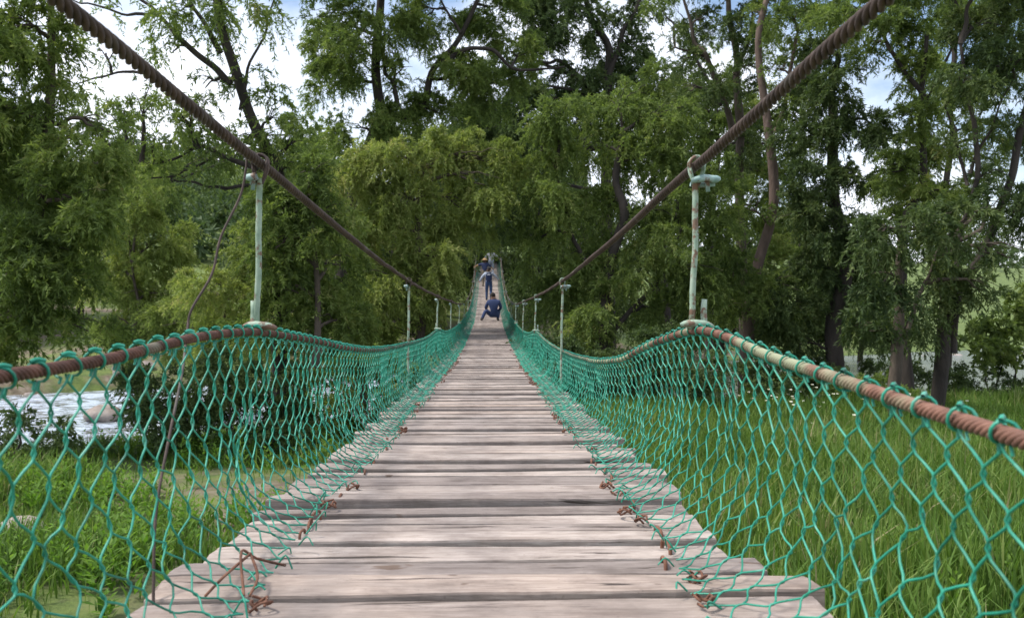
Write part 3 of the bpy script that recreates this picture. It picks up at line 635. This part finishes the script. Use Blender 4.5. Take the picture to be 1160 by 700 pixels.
   limbs=[(.10, [(1080, 400), (1080, 300), (1096, 205), (1100, 130), (1088, 50)]), (.05, [(1097, 200), (1118, 150), (1148, 90)]), (.05, [(1096, 210), (1085, 160), (1070, 120)])],
   clumps=[(1105, 30, 36, 28), (1150, 70, 34, 34), (1100, 90, 34, 22), (1155, 15, 36, 34), (1135, 130, 26, 16, 0, .8), (1120, -45, 90, 36), (1190, 130, 40, 40), (1118, 75, 24, 20), (1080, 150, 16, 18, 0, .5), (1120, 205, 22, 14, 0, .6)]),
 dict(name='willow_tree', label='dark drooping tree low in front of the other trees at right', trunk=[(1018, 480), (1012, 400), (1015, 330), (1020, 270)], r=.22, d=21, leaf=LF_DRK, bark=BARK, seed=16, cover=.95, droop=.6,
   limbs=[(.08, [(1014, 400), (1040, 340), (1060, 290)])],
   clumps=[(1000, 262, 34, 24), (1050, 255, 36, 26), (1095, 250, 32, 24), (1140, 232, 32, 24), (1055, 305, 38, 28), (1000, 320, 38, 30), (1045, 355, 34, 28), (985, 375, 34, 22), (1075, 330, 20, 22), (1185, 240, 30, 40), (1145, 292, 22, 16, 0, .6), (1120, 330, 24, 14, 0, .7)]),
 dict(name='leafy_tree', label='tree behind the two tall trunks, its crown filling the space between them', trunk=[(800, 430), (805, 300), (810, 200), (812, 120)], r=.25, d=38, leaf=LF_MID, bark=BARK_DK, seed=17, cover=1.05,
   clumps=[(775, 125, 26, 24), (745, 90, 26, 22), (800, 150, 30, 24), (850, 140, 24, 28), (815, 205, 34, 26), (870, 200, 26, 28), (780, 245, 36, 28), (850, 260, 36, 28), (900, 175, 22, 26), (905, 100, 20, 26, 0, .7), (820, 315, 40, 30), (745, 5, 24, 8), (880, 300, 30, 30), (760, 185, 28, 24), (735, 150, 26, 24), (780, 90, 20, 20, 0, .7), (830, 100, 22, 22), (905, 240, 26, 26), (720, 120, 24, 20), (860, 50, 20, 24, 0, .8)]),
 dict(name='leafy_tree', label='tree behind the trees at the right edge, seen between their thin trunks', trunk=[(1065, 430), (1062, 300), (1070, 180), (1078, 90)], r=.22, d=34, leaf=LF_MID, bark=BARK_DK, seed=18, cover=1.0,
   clumps=[(1075, 30, 30, 26), (1125, 100, 26, 24, 0, .8), (1075, 110, 24, 26), (1030, 170, 20, 24), (1080, 215, 34, 22), (1130, 185, 26, 20, 0, .6), (1010, 250, 28, 22), (1065, 260, 34, 24), (1160, 170, 24, 30, 0, .7), (930, 20, 34, 18, 0, .8), (1120, 255, 30, 16, 0, .7), (1150, 50, 30, 30), (1000, 210, 22, 22), (985, 160, 20, 16, 0, .8), (1110, 150, 26, 18, 0, .8), (1060, 70, 22, 20), (1100, 0, 40, 24)]),
 dict(name='leafy_tree', label='pale green tree standing farther back, left of the two tall trunks', trunk=[(755, 430), (752, 300), (750, 200), (748, 120)], r=.25, d=46, leaf=LF_MID, bark=BARK_DK, seed=19, cover=1.1, ll=.18, lw=.05,
   clumps=[(740, 110, 34, 24), (770, 160, 34, 28), (735, 190, 34, 28), (790, 215, 34, 28), (800, 110, 28, 28), (755, 240, 34, 28), (845, 185, 30, 34), (790, 60, 22, 16, 0, .7), (720, 70, 18, 22), (835, 120, 24, 26)]),
 dict(name='leafy_tree', label='tree farther back behind the open branches of the sparse leaning tree', trunk=[(150, 430), (152, 320), (150, 230)], r=.2, d=40, leaf=LF_MID, bark=BARK_DK, seed=20, cover=.9, ll=.17, lw=.045,
   clumps=[(140, 175, 36, 22), (190, 190, 36, 20), (95, 130, 24, 22, 0, .8), (150, 135, 24, 14, 0, .7), (110, 195, 34, 24), (345, 150, 24, 26), (365, 175, 30, 24), (315, 175, 22, 16, 0, .8), (170, 225, 44, 22)]),
]
for t in TREES: tree(**t)
# background row on the far bank: one built, the rest copied
proto = None
def back_tree(px, d, h, w_, first):
    base = P(px, 350, d); base[2] = float(ground(base[0], base[1]))
    random.seed(77)
    root = empty('background_tree', base); mb = MB()
    limb_tube(mb, np.array([base-[0, 0, .3], base+[.2, 0, h*.4], base+[-.2, .1, h*.85]]), .3, .08, .3, 8)
    g = np.random.default_rng(5); cl_ = []
    for k in range(16):
        a = g.uniform(0, 6.28); rr = w_*g.uniform(.1, .55); z = h*g.uniform(.18, .92)
        c = base+np.array([rr*math.cos(a), rr*math.sin(a), z]); s = g.uniform(1.1, 1.9)
        cl_.append((c, s, s, s*.85, 1.0)); limb_tube(mb, np.array([base+[0, 0, z*.7], (base+[0, 0, z*.8]+c)/2, c]), .07, .02, .3, 5)
    mb.build('trunk', BARK_DK, root, local=base)
    V, Q, T = leafcloud(cl_, .6, .26, .08, .8, 1.2, 21); TOT[0] += len(Q)
    mesh('crown', V, Q, LF_DRK, root, smooth=False, tint=T, local=base)
    return root
spots = [(90, 52, .75), (330, 50, .9), (450, 58, 1.05), (395, 64, 1.0), (500, 66, 1.15), (610, 66, 1.25), (665, 56, 1.0), (745, 58, .85), (820, 54, .85), (900, 54, .95), (975, 60, .72), (20, 50, 1.0), (-60, 48, 1.0), (555, 84, 1.2), (600, 82, 1.15), (510, 82, 1.15)]
for i, (px, d, s) in enumerate(spots):
    if proto is None: proto = o = back_tree(px, d, 12.5, 7, True)
    else:
        o = proto.copy(); COL.objects.link(o)
        for ch in proto.children:
            c = ch.copy(); COL.objects.link(c); c.parent = o
    b_ = P(px, 350, d); o.location = (b_[0], b_[1], float(ground(b_[0], b_[1]))); o.rotation_euler = (0, 0, i*1.9); o.scale = (s, s, s)
    tag(o, 'dark leafy tree on the far bank showing only between the nearer trees', 'tree', 'trees of the far bank behind the near trees')
# distant wooded hillside
g = np.random.default_rng(9); cl_ = []
for k in range(260):
    y = g.uniform(82, 150); x = g.uniform(-.62, -.12)*y
    z = float(ground(x, y)); s = g.uniform(1.6, 3.2); cl_.append((np.array([x, y, z+s*.8]), s, s, s*.9, .8))
for k in range(420):
    y = g.uniform(120, 330); x = g.uniform(-1.0, .1)*y*.75
    if y < 200 and x > -30: continue
    z = float(ground(x, y)); s = g.uniform(3, 5.5); cl_.append((np.array([x, y, z+s*.8]), s, s, s*.9, .7))
for k in range(60):
    y = g.uniform(170, 300); x = g.uniform(.15, .62)*y
    z = float(ground(x, y)); s = g.uniform(3, 5.5); cl_.append((np.array([x, y, z+s*.8]), s, s, s*.9, .7))
V, Q, T = leafcloud(cl_, .4, .8, .34, .5, 1.6, 33, 14); TOT[0] += len(Q)
tag(mesh('distant_wood', V, Q, LF_FAR, smooth=False, tint=T), 'hazy green wooded hillside far behind the left trees', 'woodland', kind='stuff')

# shrubs -----------------------------------------------------------
def shrub(label, clumps, d, leaf, seed, cover=1.1, ll=.11, lw=.04, droop=.4, name='shrub'):
    c0 = clumps[0]; base = P(c0[0], 350, d); base[2] = float(ground(base[0], base[1])); root = empty(name, base); tag(root, label, 'shrub')
    cl_ = []; mb = MB(); random.seed(seed)
    for c in clumps:
        dd = d+(c[4] if len(c) > 4 else random.uniform(-.8, .8)); k = dd/F; ctr = P(c[0], c[1], dd)
        cl_.append((ctr, c[2]*k, c[2]*k, c[3]*k, 1.0))
        g0 = np.array([ctr[0]*.6+base[0]*.4, ctr[1], float(ground(ctr[0], ctr[1]))-.05])
        limb_tube(mb, np.array([g0, (g0+ctr)/2+[.1, 0, 0], ctr]), .035, .01, .4, 5)
    mb.build('stem', BARK_DK, root, local=base)
    V, Q, T = leafcloud(cl_, cover, ll, lw, droop, .5, seed, 18); TOT[0] += len(Q)
    mesh('foliage', V, Q, leaf, root, smooth=False, tint=T, local=base)
shrub('dark green bush behind the left net, right of the bright water', [(182, 465, 40, 38), (225, 440, 40, 32), (165, 425, 26, 22)], 19, LF_DRK, 51)
shrub('dark bush below the nearest left hanger rod behind the net', [(275, 460, 45, 38), (320, 440, 40, 35), (250, 425, 35, 25), (300, 500, 50, 18)], 18, LF_DRK, 52)
shrub('shaded mixed bush behind the left net where the planks narrow', [(390, 440, 45, 40), (430, 430, 40, 36), (360, 475, 45, 24)], 20, LF_MID, 53)
shrub('low dark plants in front of the bright water at the left edge', [(0, 500, 22, 9), (48, 508, 26, 12), (100, 508, 24, 10), (22, 470, 16, 14), (70, 488, 14, 12)], 17.5, LF_DRK, 54)
shrub('dark undergrowth close to the right side of the bridge behind the net', [(620, 400, 40, 26), (660, 420, 45, 30), (700, 430, 40, 28)], 24, LF_DRK, 55)
shrub('brown-green tangle of undergrowth right of the bridge under the feathery tree', [(740, 400, 45, 26), (790, 415, 45, 24), (770, 440, 40, 18)], 23, LF_DRK, 56)
shrub('low dark bush beneath the very dark dense tree', [(860, 420, 40, 20), (905, 430, 38, 18), (945, 418, 34, 20)], 26, LF_DRK, 57)
shrub('broad-leaved green bush at the right edge above the river bank', [(1130, 365, 34, 26), (1165, 350, 36, 34), (1105, 395, 28, 16), (1150, 395, 34, 16)], 29, LF_MID, 58, ll=.2, lw=.1)
shrub('row of low dark bushes on the shaded right bank under the leaning trunk', [(1010, 425, 36, 18), (1070, 432, 36, 16), (1130, 436, 36, 16), (1180, 440, 36, 18)], 28.5, LF_DRK, 60)
shrub('low mixed bushes at the edge of the tall right grass', [(900, 448, 34, 14), (950, 452, 34, 14), (860, 440, 34, 14)], 26.3, LF_MID, 65)
shrub('low weedy bush with pale stems in front of the right river bank', [(1000, 440, 30, 12), (1050, 450, 34, 12), (960, 440, 30, 14)], 24, LF_MID, 59)

# grass ---------------------------------------------------------------
def blades(n, xr, yr, hr, wr, seed, dens=None, lean=.45):
    g = np.random.default_rng(seed); x = g.uniform(*xr, n); y = g.uniform(*yr, n)
    ok = (y < shore1(x)-np.where(x < -7, 1.5, .4))&(np.abs(x-CAMX) < .62*y+3)
    if dens is not None: ok &= g.random(n) < dens(x, y)
    x, y = x[ok], y[ok]; n = len(x); z = ground(x, y)
    tall = 1+.35*vnoise2(x*.7, y*.7, 44)
    h = g.uniform(*hr, n)*tall; w_ = g.uniform(*wr, n); a = g.uniform(0, 6.28, n); b_ = g.uniform(.1, 1, n)**1.5*lean*2*h
    dx, dy = np.cos(a), np.sin(a); fa = a+math.pi/2+g.normal(0, .6, n); sx_, sy_ = np.cos(fa), np.sin(fa)
    lv = []
    for t, wf in ((0, .6), (.35, 1), (.7, .75), (1, .06)):
        cx = x+dx*b_*t**2; cy = y+dy*b_*t**2; cz = z+h*(t-.25*t**3*(b_/h))
        for s in (-1, 1): lv.append(np.stack([cx+s*sx_*w_*wf/2, cy+s*sy_*w_*wf/2, cz], 1))
    V = np.stack(lv, 1).reshape(-1, 3); i = np.arange(n)*8
    Q = np.concatenate([np.stack([i+2*k, i+2*k+1, i+2*k+3, i+2*k+2], 1) for k in range(3)])
    t_ = np.clip(.42+.22*vnoise2(x*.5, y*.5, 45)+g.normal(0, .2, n), 0, 1); T = np.concatenate([t_]*3)
    return V, Q, T
bare = lambda x, y: np.clip(.75+1.5*vnoise2(x*.55+3, y*.55, 46)+.3*vnoise2(x*2, y*2, 47), .03, 1)
V1, Q1, T1 = blades(90000, (.3, 17), (5, 25.5), (.35, .85), (.012, .034), 61, lean=.35)
V2, Q2, T2 = blades(95000, (-17, -.3), (5, 23), (.16, .48), (.012, .030), 62, bare)
tag(mesh('grass', np.vstack([V1, V2]), np.vstack([Q1, Q2+len(V1)]), GRASS, smooth=False, tint=np.concatenate([T1, T2])), 'tall green grass growing on the bank below the bridge', 'grass', kind='stuff')
def weeds(n, xr, yr, seed, dens):
    """rosettes of broad upright leaves"""
    g = np.random.default_rng(seed); x = g.uniform(*xr, n); y = g.uniform(*yr, n)
    ok = (y < shore1(x)-np.where(x < -7, 1.7, .5))&(g.random(n) < dens(x, y)); x, y = x[ok], y[ok]; n = len(x); z = ground(x, y)
    h0 = g.uniform(.25, .62, n); K = 22; V = []; T = []
    for k in range(K):
        t = (k+.5)/K; a = k*2.4+g.uniform(0, 6.28, n)*.15+x*7; el = g.uniform(.35, 1.1, n); L = g.uniform(.09, .20, n)*(1.2-.5*t)
        p = np.stack([x+.03*np.cos(a), y+.03*np.sin(a), z+h0*t], 1)
        d_ = np.stack([np.cos(a)*np.cos(el), np.sin(a)*np.cos(el), np.sin(el)], 1); s_ = np.stack([-np.sin(a), np.cos(a), 0*a], 1)
        w_ = L[:, None]*.17; m_ = p+d_*L[:, None]*.45
        V.append(np.stack([p, m_+s_*w_, p+d_*L[:, None]-np.array([0, 0, .02]), m_-s_*w_], 1).reshape(-1, 3)); T.append(np.clip(.3+.5*t+g.normal(0, .15, n), 0, 1))
    V = np.vstack(V); return V, np.arange(len(V)).reshape(-1, 4), np.concatenate(T)
V1, Q1, T1 = weeds(3600, (-15, -.6), (6, 21), 63, lambda x, y: np.clip(.25+1.6*vnoise2(x*.5, y*.5, 48)+.35*(y > 12), 0, 1))
V2, Q2, T2 = weeds(1300, (.6, 15), (7, 27), 64, lambda x, y: np.clip(-.1+1.2*vnoise2(x*.4, y*.4, 49), 0, 1))
tag(mesh('weeds', np.vstack([V1, V2]), np.vstack([Q1, Q2+len(V1)]), LF_WEED, smooth=False, tint=np.concatenate([T1, T2])), 'bright broad-leaved weeds among the grass below the nets', 'weeds', kind='stuff')
# small white flowers right
g = np.random.default_rng(71); n = 90; x = g.uniform(7, 13, n); y = 20+.5*x+g.normal(0, 2.2, n); ok = y < shore1(x)-.4; x, y = x[ok], y[ok]; n = len(x)
y = np.minimum(y, 26.5); z = ground(x, y)+g.uniform(.45, .85, n); V = []
for a in np.linspace(0, math.pi, 3, endpoint=False):
    s = .04
    V.append(np.stack([np.stack([x+s*math.cos(a+b)*(1 if k else 1), y+s*math.sin(a+b), z+(.02 if k % 2 else -.01)], 1) for k, b in enumerate((0, .7, math.pi, math.pi+.7))], 1).reshape(-1, 3))
V = np.vstack(V)
tag(mesh('white_flowers', V, np.arange(len(V)).reshape(-1, 4), PETAL, smooth=False, tint=g.random(len(V)//4)), 'scattered small white flowers in the grass on the right bank', 'flowers', kind='stuff')

# boulders ---------------------------------------------------------------
STONE = surf('river_stone', [(.3, (.17, .14, .12)), (.55, (.33, .28, .25)), (.8, (.48, .42, .38))], 2.2, .9, .8, 9, bdist=.05)
import bmesh
def boulder(x, y, s, seed, label, sink=.3, zb=None):
    bm = bmesh.new(); bmesh.ops.create_icosphere(bm, subdivisions=3, radius=1); g = np.random.default_rng(seed)
    dirs = g.normal(size=(7, 3)); dirs /= np.linalg.norm(dirs, axis=1, keepdims=True); lim = g.uniform(.55, .9, 7); sc = g.uniform(.75, 1.25, 3)*s
    for v in bm.verts:
        p = np.array(v.co)
        for d_, l_ in zip(dirs, lim):
            k = p@d_
            if k > l_: p = p-d_*(k-l_)*.85
        p = p*(1+.05*math.sin(7*p[0]+seed)*math.sin(6*p[1]))
        v.co = p*sc*np.array([1, 1, .7])
    me = bpy.data.meshes.new('boulder'); bm.to_mesh(me); bm.free(); me.materials.append(STONE)
    me.polygons.foreach_set('use_smooth', [True]*len(me.polygons))
    o = link(bpy.data.objects.new('boulder', me)); z = float(ground(x, y)) if zb is None else zb; o.location = (x, y, z+s*(.45-sink)); o.rotation_euler = (0, 0, seed)
    tag(o, label, 'boulder', 'boulders along the river'); return o
bl = 'pale river boulder among the others on the left far shore'
for k in range(26):
    px = random.uniform(-30, 250); yy = float(shore2(P(px, 350, 44)[0]))+random.uniform(-2.5, 2.5)
    p = P(px, 350, yy); boulder(p[0], yy, random.uniform(.2, .6), 200+k, bl)
boulder(*P(118, 350, 29)[:2], .55, 301, 'brown boulder standing in the bright water at left', .2, wz)
boulder(*P(22, 350, 12.2)[:2], .42, 303, 'flat sandy rock in the grass at the left edge', .35)
for k in range(6):
    px = random.uniform(860, 1160); yy = float(shore2(P(px, 350, 60)[0]))+random.uniform(-2, 1)
    p = P(px, 350, yy); boulder(p[0], yy, random.uniform(.5, 1.3), 240+k, 'brown boulder among others on the right far shore')
# utility pole on the hill
p = P(233, 350, 120); zb = float(ground(p[0], p[1])); mb = MB(); ztop = CZ+(350-248)*.120
mb.tube([(p[0], p[1], zb-.3), (p[0], p[1], ztop)], [.2, .14], 8)
u = empty('utility_pole', (p[0], p[1], zb)); tag(u, 'pale concrete utility pole on the far hillside at left', 'pole')
CONC = surf('concrete', [(.3, (.42, .41, .39)), (.7, (.6, .58, .55))], 3, .85, .2, 20)
mb.build('post', CONC, u, local=(p[0], p[1], zb)); mb = MB(); mb.box((p[0], p[1]-.2, ztop-.5), (2.0, .12, .14)); mb.build('crossarm', CONC, u, local=(p[0], p[1], zb), smooth=False)

# ---------------------------------------------------------------- people
def flat(name, c, rough=.85):
    return surf(name, [(.3, tuple(k*.82 for k in c)), (.7, c)], 8, rough, .3, 30, bdist=.01)
SKIN = flat('skin', (.38, .22, .15), .6); NAVY = flat('navy_cloth', (.022, .035, .10)); JEANS = flat('jeans', (.035, .07, .17)); WHITE = flat('white_cloth', (.62, .62, .66))
LIGHT = flat('pale_blue_cloth', (.45, .50, .60)); DARK = flat('dark_cloth', (.03, .03, .035)); HAIR = flat('hair', (.02, .014, .01)); STRAW = flat('straw', (.42, .27, .13)); KHAKI = flat('khaki_cloth', (.24, .19, .13))
BLUE = flat('blue_cloth', (.025, .045, .125)); SHOE = flat('shoe_leather', (.025, .022, .02))
def person(label, x, y, J, mats, cat='person', rotz=0, hair=HAIR, hat=None, s=1.0):
    """J: joints dict in metres, feet at 0. facing +y (away). mats: (top, legs, shoe, sleeve)"""
    zb = float(deck(y)); root = empty('person', (x, y, zb)); tag(root, label, cat, None); root.rotation_euler = (0, 0, rotz); root.scale = (s, s, s)
    names = ['pelvis', 'waist', 'chest', 'neck', 'head', 'crown', 'shL', 'elL', 'wrL', 'hdL', 'shR', 'elR', 'wrR', 'hdR', 'hipL', 'knL', 'anL', 'toL', 'hipR', 'knR', 'anR', 'toR']
    rad = dict(pelvis=.165, waist=.155, chest=.175, neck=.06, head=.095, crown=.085, sh=.085, el=.06, wr=.042, hd=.038, hip=.112, kn=.078, an=.055, to=.045)
    E = [('pelvis', 'waist'), ('waist', 'chest'), ('chest', 'neck'), ('neck', 'head'), ('head', 'crown')]
    for k in 'LR': E += [('chest', 'sh'+k), ('sh'+k, 'el'+k), ('el'+k, 'wr'+k), ('wr'+k, 'hd'+k), ('pelvis', 'hip'+k), ('hip'+k, 'kn'+k), ('kn'+k, 'an'+k), ('an'+k, 'to'+k)]
    me = bpy.data.meshes.new('body'); me.from_pydata([J[n] for n in names], [(names.index(a), names.index(b)) for a, b in E], [])
    o = bpy.data.objects.new('body', me); COL.objects.link(o)
    sk = o.modifiers.new('s', 'SKIN'); sb = o.modifiers.new('u', 'SUBSURF'); sb.levels = 2; sb.render_levels = 2
    for i, n in enumerate(names):
        r = rad[n[:-1]] if n[-1] in 'LR' else rad[n]; me.skin_vertices[0].data[i].radius = (r, r*.8 if n in ('chest', 'waist', 'pelvis') else r); me.skin_vertices[0].data[i].use_root = (n == 'pelvis')
    dg = bpy.context.evaluated_depsgraph_get(); ev = o.evaluated_get(dg); nm = bpy.data.meshes.new_from_object(ev)
    bpy.data.objects.remove(o); nm.name = 'body'
    for m_ in (SKIN, mats[0], mats[1], mats[2], mats[3]): nm.materials.append(m_)
    seg = dict(pelvis=2, waist=1, chest=1, neck=0, head=0, crown=0, sh=1, el=4, wr=0, hd=0, hip=2, kn=2, an=3, to=3)
    JP = np.array([J[n] for n in names])
    bones = []
    for a, b in E:
        ja, jb = np.array(J[a], float), np.array(J[b], float); kb = b[:-1] if b[-1] in 'LR' else b
        bones.append((ja, jb, {'waist': 1, 'chest': 1, 'neck': 1, 'head': 0, 'crown': 0, 'sh': 1, 'el': 1, 'wr': 4, 'hd': 0, 'hip': 2, 'kn': 2, 'an': 2, 'to': 3}[kb]))
    for p_ in nm.polygons:
        c = np.array(p_.center); best = 9; bi = 0
        for ja, jb, k in bones:
            t = np.clip(((c-ja)@(jb-ja))/((jb-ja)@(jb-ja)+1e-9), 0, 1); dd = np.linalg.norm(c-ja-t*(jb-ja))
            if dd < best: best, bi = dd, k
        p_.material_index = bi; p_.use_smooth = True
    link(bpy.data.objects.new('body', nm), root)
    hd = (np.array(J['head'])+np.array(J['crown']))/2; axis_ = np.array(J['crown'])-np.array(J['head'])
    def blob(nm_, c, r, mat, cut=-9):
        bm = bmesh.new(); bmesh.ops.create_uvsphere(bm, u_segments=16, v_segments=10, radius=1)
        for v in bm.verts:
            z = max(v.co.z, cut); v.co = (v.co.x*r[0]+c[0], v.co.y*r[1]+c[1], z*r[2]+c[2])
        m2 = bpy.data.meshes.new(nm_); bm.to_mesh(m2); bm.free(); m2.materials.append(mat)
        for f in m2.polygons: f.use_smooth = True
        return link(bpy.data.objects.new(nm_, m2), root)
    back = -1
    blob('hair', hd+np.array([0, back*.012, .02]), (.105, .112, .125), hair, -.35)
    if hat:
        mb = MB(); c = hd+np.array([0, 0, .06]); a = np.linspace(0, 2*math.pi, 20, endpoint=False); rings = [(.21, -.012), (.20, .006), (.115, .01), (.11, .07), (.075, .11), (.01, .115)]
        v = np.vstack([np.stack([c[0]+r*np.cos(a), c[1]+r*np.sin(a), np.full(20, c[2]+h)], 1) for r, h in rings]); qq = []
        for k in range(len(rings)-1):
            for j in range(20): qq.append([k*20+j, k*20+(j+1) % 20, (k+1)*20+(j+1) % 20, (k+1)*20+j])
        mb.add(v, qq); mb.build('hat', hat, root)
    # eyes, nose, ears face +y
    for sx in (-1, 1):
        blob('eye', hd+np.array([sx*.034, .094, 0.0]), (.012, .008, .009), WHITE); blob('ear', hd+np.array([sx*.10, 0, -.01]), (.014, .022, .032), SKIN)
    blob('nose', hd+np.array([0, .105, -.025]), (.012, .018, .018), SKIN)
    # fingers
    for k in 'LR':
        w0, h0 = np.array(J['wr'+k]), np.array(J['hd'+k]); d_ = h0-w0; d_ /= np.linalg.norm(d_); sd = np.cross(d_, [0, 1, .01]); sd /= np.linalg.norm(sd)
        mb = MB()
        for f, (of, L) in enumerate(((-.024, .055), (-.009, .068), (.008, .064), (.022, .05))):
            p0 = h0+sd*of; mb.tube(spline([p0, p0+d_*L*.6+[0, .008, 0], p0+d_*L+[0, .025, -.01]], 6), [.009, .009, .0085, .008, .0075, .005], 6)
        p0 = w0*.4+h0*.6+sd*-.032; mb.tube(spline([p0, p0-sd*.022+d_*.02, p0-sd*.03+d_*.05], 6), .009, 6)
        mb.build('fingers', SKIN, root)
    return root
walk = dict(pelvis=(0, 0, .93), waist=(0, .01, 1.08), chest=(0, .03, 1.30), neck=(0, .05, 1.46), head=(0, .07, 1.54), crown=(0, .08, 1.66),
    shL=(-.19, .02, 1.40), elL=(-.36, .03, 1.20), wrL=(-.47, .15, 1.03), hdL=(-.50, .20, 1.00), shR=(.19, .02, 1.40), elR=(.38, .03, 1.24), wrR=(.50, .16, 1.10), hdR=(.53, .21, 1.08),
    hipL=(-.10, 0, .88), knL=(-.11, .14, .50), anL=(-.11, .10, .10), toL=(-.11, .24, .04), hipR=(.10, 0, .88), knR=(.11, .02, .49), anR=(.11, -.20, .14), toR=(.11, -.08, .04))
person('person in pale shirt and jeans walking away along the bridge under a dark backpack', .02, 48.0, walk, (LIGHT, JEANS, SHOE, LIGHT), s=1.05)
pk = MB(); 
def pack():
    bm = bmesh.new(); bmesh.ops.create_cube(bm, size=1)
    bmesh.ops.bevel(bm, geom=bm.edges[:], offset=.18, segments=3, affect='EDGES')
    for v in bm.verts: v.co = (v.co.x*.34, v.co.y*.2, v.co.z*.50)
    me = bpy.data.meshes.new('bag'); bm.to_mesh(me); bm.free(); me.materials.append(NAVY); return me
pb = empty('backpack', (.02, 47.79, float(deck(48))+1.26)); tag(pb, 'dark navy backpack with a pale top worn by the walking person', 'backpack')
link(bpy.data.objects.new('bag', pack()), pb)
mb = MB(); mb.tube(spline([(-.09, -.11, .12), (0, -.125, .135), (.09, -.11, .12)], 8), .022, 6); mb.build('label_patch', WHITE, pb)
for sx in (-1, 1):
    mb = MB(); mb.tube(spline([(sx*.11, .08, .22), (sx*.12, .2, .27), (sx*.12, .36, .16), (sx*.15, .34, 0), (sx*.15, .12, -.16)], 16), .018, 6); mb.build('strap', NAVY, pb)
p2 = {k: v for k, v in walk.items()}; p2.update(elL=(-.42, .02, 1.34), wrL=(-.62, .1, 1.22), hdL=(-.66, .13, 1.2))
person('person in dark top and straw hat ahead of the backpack walker', -.22, 54.0, p2, (NAVY, KHAKI, SHOE, STRAW), hat=STRAW, s=.98)
person('person in white shirt farthest up the rising bridge', .17, 58.5, walk, (WHITE, LIGHT, SHOE, WHITE), s=1.02, hat=WHITE)
sit = dict(pelvis=(0.10, 0, .26), waist=(0.10, -.03, .42), chest=(.10, -.0, .64), neck=(.09, .06, .80), head=(.07, .10, .88), crown=(.05, .12, 1.0),
    shL=(-.10, .0, .72), elL=(-.20, .10, .50), wrL=(-.16, .28, .42), hdL=(-.13, .33, .42), shR=(.29, .0, .72), elR=(.37, .02, .50), wrR=(.30, .20, .42), hdR=(.27, .25, .41),
    hipL=(.0, .02, .24), knL=(-.20, -.10, .40), anL=(-.34, -.26, .09), toL=(-.36, -.38, .05), hipR=(.20, .02, .24), knR=(.30, .24, .44), anR=(.25, .0, .09), toR=(.27, -.12, .04))
person('person in dark blue crouching low on the deck, nearest of the four people', .12, 37.6, sit, (BLUE, BLUE, SHOE, BLUE), s=1.14)
